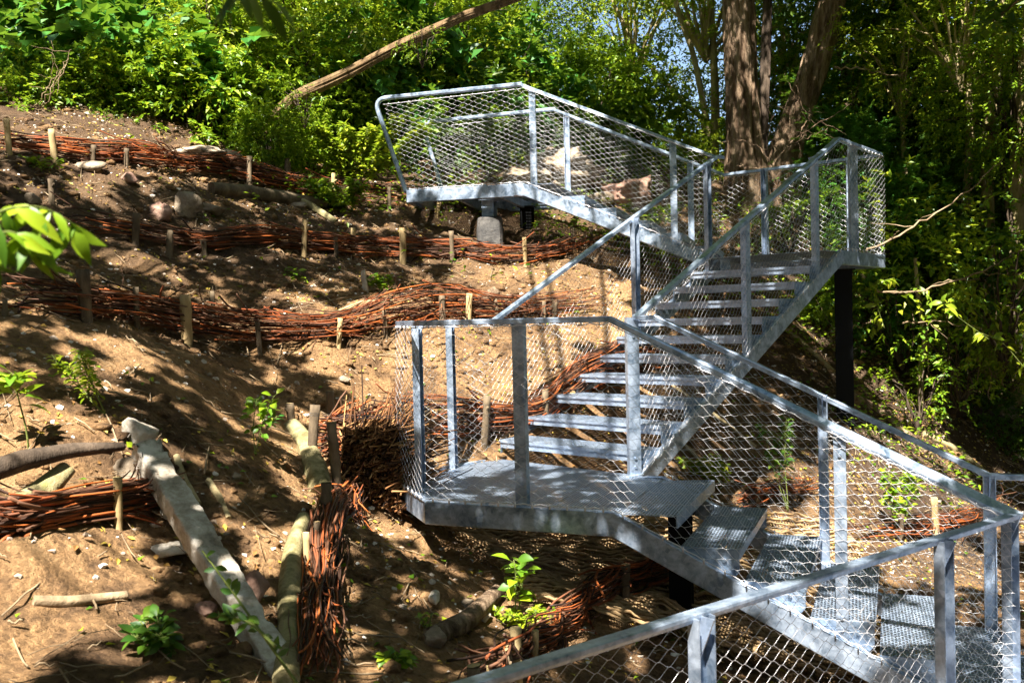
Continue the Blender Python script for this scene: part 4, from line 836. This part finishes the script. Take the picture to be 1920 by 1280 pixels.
for sv in [(583, 748, 850, 19, 0, 6.55), (633, 780, 900, 21, 0, 6.35)]: stake(o, *sv[:4], 'stake' if sv[4] else 'stake_dark', sv[0], sv[5])
mb = MB()
for y in (777, 781): 
    w = np.array([aty(x, y+3*math.sin(x*.02), 6.4) for x in np.linspace(578, 750, 40)]); tubes(mb, w, .0016, 4)
mb.build('binding_wire', M['steel_dull'], o)
n = 150; P0 = np.array([aty(x, y, 6.3-.25*q) for x, y, q in zip(rg.uniform(625, 680, n), rg.uniform(905, 985, n), rg.random(n))]); dr = nrm(np.array([-.3, -.3, -.8])+.5*rg.normal(size=(n, 3)))
mb = MB(); tubes(mb, P0[:, None]+dr[:, None]*np.linspace(0, .25, 5)[None, :, None]+.012*rg.normal(size=(n, 5, 3)), .004, 4); tag(mb.build('loose_rods', M['willow'], None, P0[0]), 'tangle of loose red rods at the foot of the stacked brushwood', 'twigs')

# ------------------------------------------------------------------ coir matting on the bank under the lower flight
TL, TRr, BR, BL = (765, 950), (1560, 985), (1800, 1330), (1010, 1150)
def matpt(u, v):
    x = (TL[0]*(1-u)+TRr[0]*u)*(1-v)+(BL[0]*(1-u)+BR[0]*u)*v; y = (TL[1]*(1-u)+TRr[1]*u)*(1-v)+(BL[1]*(1-u)+BR[1]*u)*v
    return hit(x, y, 3)
GU, GV = 40, 24; G = np.array([[matpt(u, v) for v in np.linspace(0, 1, GV)] for u in np.linspace(0, 1, GU)])
for _ in range(3): G[1:-1, 1:-1] = (G[1:-1, 1:-1]*2+G[:-2, 1:-1]+G[2:, 1:-1]+G[1:-1, :-2]+G[1:-1, 2:])/6
def bil(u, v):
    x = np.clip(u*(GU-1), 0, GU-1.001); y = np.clip(v*(GV-1), 0, GV-1.001); i = x.astype(int); j = y.astype(int); fx = (x-i)[..., None]; fy = (y-j)[..., None]
    return G[i, j]*(1-fx)*(1-fy)+G[i+1, j]*fx*(1-fy)+G[i, j+1]*(1-fx)*fy+G[i+1, j+1]*fx*fy
mb = MB(); nr = 40; uu = np.linspace(0, 1, 150)[None]+np.zeros((nr, 1)); vv = np.linspace(0, 1, nr)[:, None]+0*uu; q3 = np.stack([uu*9, vv*14, 0*uu], -1)
vv = np.clip(vv+.018*fbm(q3, 3), 0, 1); P = bil(uu, vv)+up*(.035+.03*np.clip(fbm(q3*.7+3, 2), -1, 1))[..., None]; P[..., 2] = np.maximum(P[..., 2], ground(P[..., :2])+.075)
tubes(mb, P, .011+.004*vnoise(q3*6), 5, cap=False)
nv = 150; uu = np.linspace(0, 1, nv)[:, None]+np.zeros((1, 90)); vv = np.linspace(0, 1, 90)[None]+0*uu; q3 = np.stack([uu*9, vv*14, 0*uu], -1); uu2 = np.clip(uu+.004*fbm(q3*2+7, 2), 0, 1)
P = bil(uu2, vv)+up*(.035+.03*np.clip(fbm(q3*.7+3, 2), -1, 1))[..., None]; P[..., 2] = np.maximum(P[..., 2], ground(P[..., :2])+.04); tubes(mb, P, .0035, 4, cap=False)
tag(mb.build('coir_matting', M['jute'], None, G[0, 0]), 'open coir erosion matting draped over the bank under the near landing and lower flight', 'matting')

# ------------------------------------------------------------------ small plants
def plant(name, px, py, hpx, n, L, Wd, mt, label, seed, dep=None, spread=.35, nst=1, cat='plant', lean=(0, 0), up0=.25, stemr=.004, lstart=.35):
    b = hit(px, py) if dep is None else aty(px, py, dep); h = hpx/(F/b[1]); rg = np.random.default_rng(seed); o = empty(name, b, label, cat, None); st = MB(); lf = MB()
    for s_ in range(nst):
        d = np.array([lean[0]+rg.normal()*spread*(nst > 1), lean[1]+rg.normal()*spread*(nst > 1)*.6, 1.]); u = np.linspace(0, 1, 12)[:, None]
        C = b+d*h*u*rg.uniform(.75, 1)+np.c_[np.sin(u*3+seed), np.cos(u*2.5+seed), 0*u]*h*.05-up*.02; tubes(st, C, np.linspace(stemr, stemr*.5, 12), 5)
        t_ = lstart+(1-lstart)*rg.random(n)**.7; P = np.stack([np.interp(t_, u[:, 0], C[:, q]) for q in range(3)], -1); a_ = rg.random(n)*6.28
        D = np.stack([np.cos(a_), np.sin(a_), up0+.4*rg.normal(size=n)], -1); pet = P+nrm(D)*L*.35; tubes(st, np.stack([P, pet], 1), .0015, 3, cap=False)
        sc = .6+.6*rg.random(n); leaves8(lf, pet, D, np.array([0, -.25, 1.])+.3*rg.normal(size=(n, 3)), L*sc, Wd*sc)
    st.build('stem', M['stem'], o); lf.build('leaves', M[mt], o); return o
plant('sapling', 42, 845, 200, 30, .10, .05, 'leaf', 'thin sapling with broad bright leaves at the left edge', 1, stemr=.006, lstart=.6, up0=.5)
plant('seedling', 195, 785, 130, 60, .045, .022, 'leaf_yellow', 'yellow-green bushy seedling right of the sapling at the left edge', 2, nst=5, spread=.25, lean=(-.25, 0))
plant('seedling', 480, 850, 120, 26, .07, .045, 'leaf', 'green seedling on the bare soil left of the stacked brushwood', 3, nst=2, spread=.2)
plant('seedling', 340, 1225, 75, 30, .06, .035, 'leaf_dark', 'low dark-leaved plant at lower left below the slab', 4, nst=4, spread=.9)
plant('seedling', 975, 1160, 160, 18, .09, .06, 'leaf', 'young vine with broad leaves growing under the near landing', 5, nst=2, spread=.15, stemr=.005)
plant('seedling', 985, 1165, 60, 60, .035, .02, 'leaf_yellow', 'fine-leaved bright weed at the foot of the broad-leaved vine', 6, nst=6, spread=.5)
plant('seedling', 1345, 925, 75, 70, .05, .03, 'leaf_yellow', 'yellow-green weed seen through the net beside the landing deck', 7, nst=6, spread=.5)
plant('seedling', 722, 545, 35, 30, .06, .04, 'leaf', 'small green weed above the third fence near its bend', 8, nst=4, spread=.6)
plant('seedling', 568, 530, 30, 16, .07, .04, 'leaf', 'single small weed in the middle of the upper slope', 9, nst=2, spread=.6)
plant('seedling', 755, 1260, 40, 20, .05, .035, 'leaf', 'green seedling at the bottom edge left of the cut stakes', 10, nst=3, spread=.7)
plant('seedling', 805, 1185, 45, 12, .03, .02, 'leaf_yellow', 'tiny yellow-green shoot beside the rounded pale stone', 11, nst=2, spread=.4)
plant('seedling', 500, 800, 25, 10, .05, .02, 'leaf_cool', 'small tuft with narrow leaves left of the mossy root-like log', 12, nst=3, spread=.9, dep=6.3)
plant('seedling', 660, 350, 110, 240, .09, .045, 'leaf_yellow', 'bright yellow-green shrub left of the top landing', 13, nst=12, spread=.55, lstart=.15)
plant('seedling', 640, 395, 60, 90, .09, .045, 'leaf', 'low leafy weed at the foot of the bright yellow-green shrub', 14, nst=7, spread=.9, lstart=.1)
plant('seedling', 1470, 960, 190, 60, .06, .03, 'leaf_dark', 'tall dark weed seen through the net in the middle of the lower flight', 15, nst=4, spread=.12)
plant('seedling', 1690, 1010, 160, 60, .07, .04, 'leaf', 'tall green weed seen through the net near the lowest steps', 16, nst=5, spread=.2)
plant('seedling', 1460, 430, 60, 80, .08, .04, 'leaf', 'green weed behind the net above the top steps of the middle flight', 17, nst=6, spread=.5)
plant('seedling', 1240, 430, 50, 60, .07, .04, 'leaf', 'green weed behind the net at the middle of the upper flight', 18, nst=6, spread=.6)
plant('seedling', 1220, 490, 30, 40, .05, .03, 'leaf', 'low weed on the slope just under the upper flight', 19, nst=6, spread=1.)
plant('seedling', 430, 1020, 18, 12, .04, .03, 'leaf_yellow', 'tiny bright weed right of the long concrete slab', 20, nst=3, spread=.9, dep=5.0)
plant('seedling', 1340, 1130, 20, 20, .05, .03, 'leaf', 'tiny weed on the matting near the foreground handrail', 21, nst=4, spread=.9)
plant('seedling', 90, 330, 25, 20, .07, .04, 'leaf', 'small weed just under the highest fence at left', 22, nst=3, spread=.9)
# leafy branches close to the lens
def spray(name, stems, dep, n, L, Wd, mt, label, seed, droop=.5, hang=-.7, r=.003, lo=.1):
    P0 = aty(*stems[0][0], dep); o = empty(name, P0, label, 'branch'); st = MB(); lf = MB(); rg = np.random.default_rng(seed)
    for ln in stems:
        P = np.array([aty(x, y, dep+.04*i) for i, (x, y) in enumerate(ln)]); u = np.linspace(0, 1, 24); t_ = np.linspace(0, 1, len(P)); C = np.stack([np.interp(u, t_, P[:, q]) for q in range(3)], -1)
        for q in range(3): C[:, q] = np.convolve(np.pad(C[:, q], 3, 'edge'), np.ones(7)/7, 'valid')
        tubes(st, C, np.linspace(r, r*.4, 24), 6); tt_ = lo+(1-lo)*rg.random(n); B = np.stack([np.interp(tt_, u, C[:, q]) for q in range(3)], -1)
        D = np.stack([rg.normal(size=n), .6*rg.normal(size=n), hang+.35*rg.normal(size=n)], -1); sc = .7+.5*rg.random(n)
        leaves8(lf, B, D, np.array([0, -.8, .8])+.4*rg.normal(size=(n, 3)), L*sc, Wd*sc, droop)
    st.build('twig', M['stem'], o); lf.build('leaves', M[mt], o); return o
spray('leafy_branch', [[(-60, 430), (0, 392), (60, 385), (100, 395), (150, 430)], [(-60, 470), (10, 430), (70, 455)]], 1.55, 22, .07, .024, 'leaf', 'blurred branch of drooping green leaves close to the lens at the left edge', 31)
spray('leafy_branch', [[(420, -60), (455, -15), (490, -5)]], 1.35, 7, .07, .02, 'leaf_dark', 'blurred drooping leaves hanging close to the lens at the top edge', 32)
spray('leafy_branch', [[(640, 1400), (560, 1285), (500, 1200), (430, 1100), (370, 1020)], [(520, 1215), (470, 1165), (400, 1150)]], 2.9, 16, .05, .024, 'leaf_dark', 'slightly blurred green stem crossing the lower end of the concrete slab', 33, hang=.1, droop=.15, r=.006, lo=.4)
spray('leafy_branch', [[(1860, 640), (1790, 590), (1760, 560)], [(1930, 700), (1880, 640), (1830, 620)]], 9.5, 14, .10, .05, 'leaf_yellow', 'bright leafy sprig in front of the right-hand thicket', 34, hang=-.2)
spray('leafy_branch', [[(1660, 620), (1640, 560), (1650, 520)], [(1600, 560), (1640, 530), (1680, 520)]], 10.6, 12, .12, .05, 'leaf_yellow', 'bright drooping sprig right of the black column', 35, hang=-.5)

# ------------------------------------------------------------------ ground scatter (uncountable)
rg = np.random.default_rng(21)
def scatter(n, x0, x1, y0, y1): q = np.c_[rg.uniform(x0, x1, n), rg.uniform(y0, y1, n)]; return np.c_[q, ground(q)]
def slope_frame(P):
    e = .03; gx_ = (ground0(P[:, :2]+[e, 0])-ground0(P[:, :2]-[e, 0]))/(2*e); gy_ = (ground0(P[:, :2]+[0, e])-ground0(P[:, :2]-[0, e]))/(2*e); return nrm(np.c_[-gx_, -gy_, np.ones(len(P))])
# pebbles
ico = np.array([[0, 0, 1]]+[[math.cos(i*1.2566)*.894, math.sin(i*1.2566)*.894, .447] for i in range(5)]+[[math.cos(i*1.2566+.628)*.894, math.sin(i*1.2566+.628)*.894, -.447] for i in range(5)]+[[0, 0, -1]])
icf = np.array([[0, 1+i, 1+(i+1) % 5] for i in range(5)]+[[1+i, 6+i, 1+(i+1) % 5] for i in range(5)]+[[1+(i+1) % 5, 6+i, 6+(i+1) % 5] for i in range(5)]+[[11, 6+(i+1) % 5, 6+i] for i in range(5)])
P = scatter(9000, -5, 6.5, 3.2, 13); keep = (vnoise(P*1.7) > -.35); P = P[keep]; n = len(P); sz = .005+.016*rg.random(n)**3
V = P[:, None]+ico[None]*(sz[:, None, None]*(.6+.8*rg.random((n, 12, 1)))*np.array([1.2, 1, .8])); mb = MB(); mb.add(V.reshape(-1, 3), (icf[None]+np.arange(n)[:, None, None]*12).reshape(-1, 3))
tag(mb.build('pebbles', M['pebble']), 'pebbles and small stones strewn over the bare soil', 'pebbles', kind='stuff')
# clods
P = scatter(16000, -5, 6, 3.2, 12.5); P = P[vnoise(P*1.1+4) > -.2]; n = len(P); sz = .010+.04*rg.random(n)**4
V = P[:, None]+ico[None]*(sz[:, None, None]*(.6+.8*rg.random((n, 12, 1)))*np.array([1.2, 1, .7])); mb = MB(); mb.add(V.reshape(-1, 3), (icf[None]+np.arange(n)[:, None, None]*12).reshape(-1, 3), True)
cl = mb.build('soil_clods', M['soil']); tag(cl, 'loose clods of the same sandy soil', 'soil', kind='stuff')
# fallen leaves
P = np.concatenate([scatter(12000, -5, 6.5, 3.2, 13), scatter(6500, 1.5, 9, 8, 16)]); P = P[vnoise(P*1.3+8) > -.25]; n = len(P); nn_ = slope_frame(P); D = rg.normal(size=(n, 3)); D -= nn_*(D*nn_).sum(-1, keepdims=True)
mb = MB(); leaves4(mb, P+nn_*.006, D+nn_*.25*rg.random((n, 1)), nn_+.35*rg.normal(size=(n, 3)), .022+.035*rg.random(n)**2, .012+.018*rg.random(n))
tag(mb.build('leaf_litter', M['litter']), 'fallen yellow and brown leaves on the soil', 'leaf litter', kind='stuff')
# twigs and bark bits
P = np.concatenate([scatter(4600, -5, 6, 3.2, 12.5), scatter(1600, 2.5, 8.5, 8, 15)]); n = len(P); nn_ = slope_frame(P); D = rg.normal(size=(n, 3)); D -= nn_*(D*nn_).sum(-1, keepdims=True); D = nrm(D)
L_ = .05+.35*rg.random(n)**3; R3 = P[:, None]+nn_[:, None]*.012+D[:, None]*np.linspace(-.5, .5, 5)[None, :, None]*L_[:, None, None]+nn_[:, None]*(.02*rg.random((n, 5, 1)))
mb = MB(); tubes(mb, R3, (.0015+.004*rg.random(n)**2)[:, None]*np.ones(5), 4); tag(mb.build('twig_litter', M['twig']), 'small twigs and splinters scattered on the slope', 'twigs', kind='stuff')
# ground cover: small green leaves at the upper edge and in the wood
P = np.concatenate([scatter(9000, -6.5, 3.5, 11.2, 15.5), scatter(8000, 3.2, 9, 9.5, 16), scatter(1500, -5, 6, 3.5, 12)]); P = P[(vnoise(P*.9+2) > -.1)]; n = len(P)
hgt = np.where(P[:, 1] > 10, .22, .03)*rg.random(n); mb = MB(); D = rg.normal(size=(n, 3))*np.array([1, 1, .3])
leaves4(mb, P+up*hgt[:, None], D, np.array([0, 0, 1.])+.4*rg.normal(size=(n, 3)), .03+.05*rg.random(n)*(P[:, 1] > 10)+.01, .025+.02*rg.random(n))
tag(mb.build('ground_cover', M['leaf']), 'low green ground cover at the edge of the wood', 'ground cover', kind='stuff')

# ------------------------------------------------------------------ overhanging trees that dapple the slope (above and behind the viewpoint)
DENS = np.array([[.1, .1, .1, .1, .1, .1, .2, .2, .2, .2, .6, .6], [.35, .22, .22, .2, .25, .35, .35, .3, .3, .3, .8, .8],
 [.65, .8, .93, .97, .85, .4, .35, .5, .4, .6, .95, .95], [.97, .97, .95, .7, .35, .25, .3, .65, .8, .9, .95, .8], [.55, .4, .65, .6, .55, .12, .2, .5, .85, .95, .9, .6],
 [.1, .15, .7, .45, .7, .4, .4, .7, .65, .8, .9, .9], [.05, .05, .4, .7, .85, .75, .6, .6, .5, .3, .4, .45], [.55, .35, .5, .6, .7, .6, .6, .6, .4, .2, .1, .3]])
rg = np.random.default_rng(99); xs = np.arange(-7, 12, .27); ys = np.arange(2.2, 19, .27); q = np.stack(np.meshgrid(xs, ys, indexing='ij'), -1).reshape(-1, 2)+rg.uniform(-.12, .12, (len(xs)*len(ys), 2))
q3 = np.c_[q, ground0(q)]; px, py = project(q3); cx = np.clip((px-80)/160, 0, 10.999); cy = np.clip((py-80)/160, 0, 6.999); i = cx.astype(int); j = cy.astype(int); fx = cx-i; fy = cy-j
dn = DENS[j, i]*(1-fx)*(1-fy)+DENS[j, i+1]*fx*(1-fy)+DENS[j+1, i]*(1-fx)*fy+DENS[j+1, i+1]*fx*fy
dn = np.clip((dn-.06)*1.07, 0, 1); dn = np.where(q[:, 1] > 14.5, .22*(np.abs(q[:, 0]) < 5), dn); dn = np.where((q[:, 0] > 3.9+.12*(q[:, 1]-9)) & (q[:, 1] > 10.5), .80, dn); nz = fbm(np.c_[q*np.array([1.1, 1.1])+13, 0*q[:, :1]], 3); rk = np.argsort(np.argsort(nz))/len(nz); keep = rk < dn*.985
K = q3[keep]
ex = [lerp(L1a, fgend, q)+H+rg.normal(size=3)*.08 for q in np.linspace(.05, 1, 26) if rg.random() < .6]+[lerp(L2['Fp'], L3['a'], q)+H*rg.random()+rg.normal(size=3)*.1 for q in np.linspace(.35, 1, 26) if rg.random() < .65]
ex += [lerp(lerp(L2['Fp'], L3['a'], q), lerp(L2['E'], L3['d'], q), rg.random())+rg.normal(size=3)*.1 for q in np.linspace(.45, 1.1, 30) if rg.random() < .6]
ex += [aty(rg.uniform(650, 750), rg.uniform(810, 930), 6.5) for _ in range(9)]
K = np.concatenate([K, np.array(ex), K[(K[:, 0] > 4) & (K[:, 1] > 10)]+rg.normal(size=3)*.05]); tt_ = (5.6+.6*rg.normal(size=len(K))+.5*vnoise(K*.8))/TOSUN[2]; Cc = K+TOSUN*tt_[:, None]
for sp_ in [aty(60, 430, 1.55), aty(475, 20, 1.35)]+[V2(-1.53+1.7*q, 11.56-.55*q, Z4+HR) for q in (0, .35, .7, 1)]+[V2(-1.1+1.7*q, 12.98-.6*q, Z4+HR-.25*(q < .1)) for q in (0, .05, .3, .6, .9)]:
    dv = Cc-sp_; al = dv@TOSUN; Cc = Cc[~((al > 0) & (np.linalg.norm(dv-al[:, None]*TOSUN, axis=1) < (.45 if sp_[1] < 5 else .3)))]
tw_ = 10; O = np.repeat(Cc, tw_, 0)+rg.normal(size=(len(Cc)*tw_, 3))*.075; dd = rg.normal(size=O.shape)+np.array([0, 0, .1])
def canopy_tree(sel, base, label):
    o = empty('overhanging_tree', base, label, 'tree', 'tall trees overhanging the slope'); lf = MB(); s_ = np.repeat(sel, tw_)
    twig_leaves(lf, O[s_], dd[s_], .13, 8, .11, .075, rg); lf.build('crown', M['leaf_dark'], o); c = Cc[sel]; m = c.mean(0); fork = np.array([base[0]*.7+m[0]*.3, base[1]*.7+m[1]*.3, m[2]-1.4])
    trunk_mesh([base, base*.5+fork*.5+np.array([.2, 0, 0]), fork], [.3, .25, .2], 24, seed=3).build('trunk', M['bark'], o); lm = MB()
    for k in rg.permutation(len(c))[:20]:
        u = np.linspace(0, 1, 8)[:, None]; w = fork*(1-u)+c[k]*u+up*np.sin(u*np.pi)*.3; tubes(lm, w, np.linspace(.035, .008, 8), 6)
    lm.build('limbs', M['bark'], o)
for lo_, hi_, base, lb in [(-99, -1.2, (-5.5, .8), 'tall tree left of the viewpoint whose crown shades the left slope'), (-1.2, 2.6, (-1.5, -3.5), 'tall tree behind the viewpoint whose crown dapples the stairs'), (2.6, 99, (6.5, .5), 'tall tree right of the viewpoint whose crown darkens the wood at right')]:
    b_ = np.array([base[0], base[1], float(ground0(np.array(base)))-.1]); canopy_tree((Cc[:, 0] >= lo_) & (Cc[:, 0] < hi_), b_, lb)

# ------------------------------------------------------------------ the wood all around and overhead, outside the picture; it leaves open the gap the sun shines through
rg = np.random.default_rng(5); n = 190000
a_ = rg.uniform(0, 2*np.pi, n//2); rr_ = rg.uniform(12, 16, n//2); wall = np.c_[1+rr_*np.cos(a_), 6+rr_*np.sin(a_)*1.15, rg.uniform(-4, 15, n//2)]
roof = np.c_[rg.uniform(-17, 19, n//2), rg.uniform(-14, 34, n//2), rg.uniform(11, 15, n//2)]; P = np.concatenate([wall, roof])
px, py = project(P); dpt = P@FW; infr = (dpt > 0) & (px > -250) & (px < 2170) & (py > -160) & (py < 1500)
sh = P[:, :2]+(SUNV[:2]/-SUNV[2])*(P[:, 2:]-.5); lit = (sh[:, 0] > -7.5) & (sh[:, 0] < 10) & (sh[:, 1] > .3) & (sh[:, 1] < np.where(sh[:, 0] < 6.5, 23, 17.5))
P = P[~infr & ~lit]; P = P[vnoise(P*.35) > -.55]; mb = MB(); n = len(P); leaves4(mb, P, rg.normal(size=P.shape), rg.normal(size=P.shape)+np.array([0, 0, .6]), .42, .30)
tag(mb.build('surrounding_wood', M['leaf_dark']), 'mass of foliage of the wood on all sides and overhead', 'wood', kind='stuff')
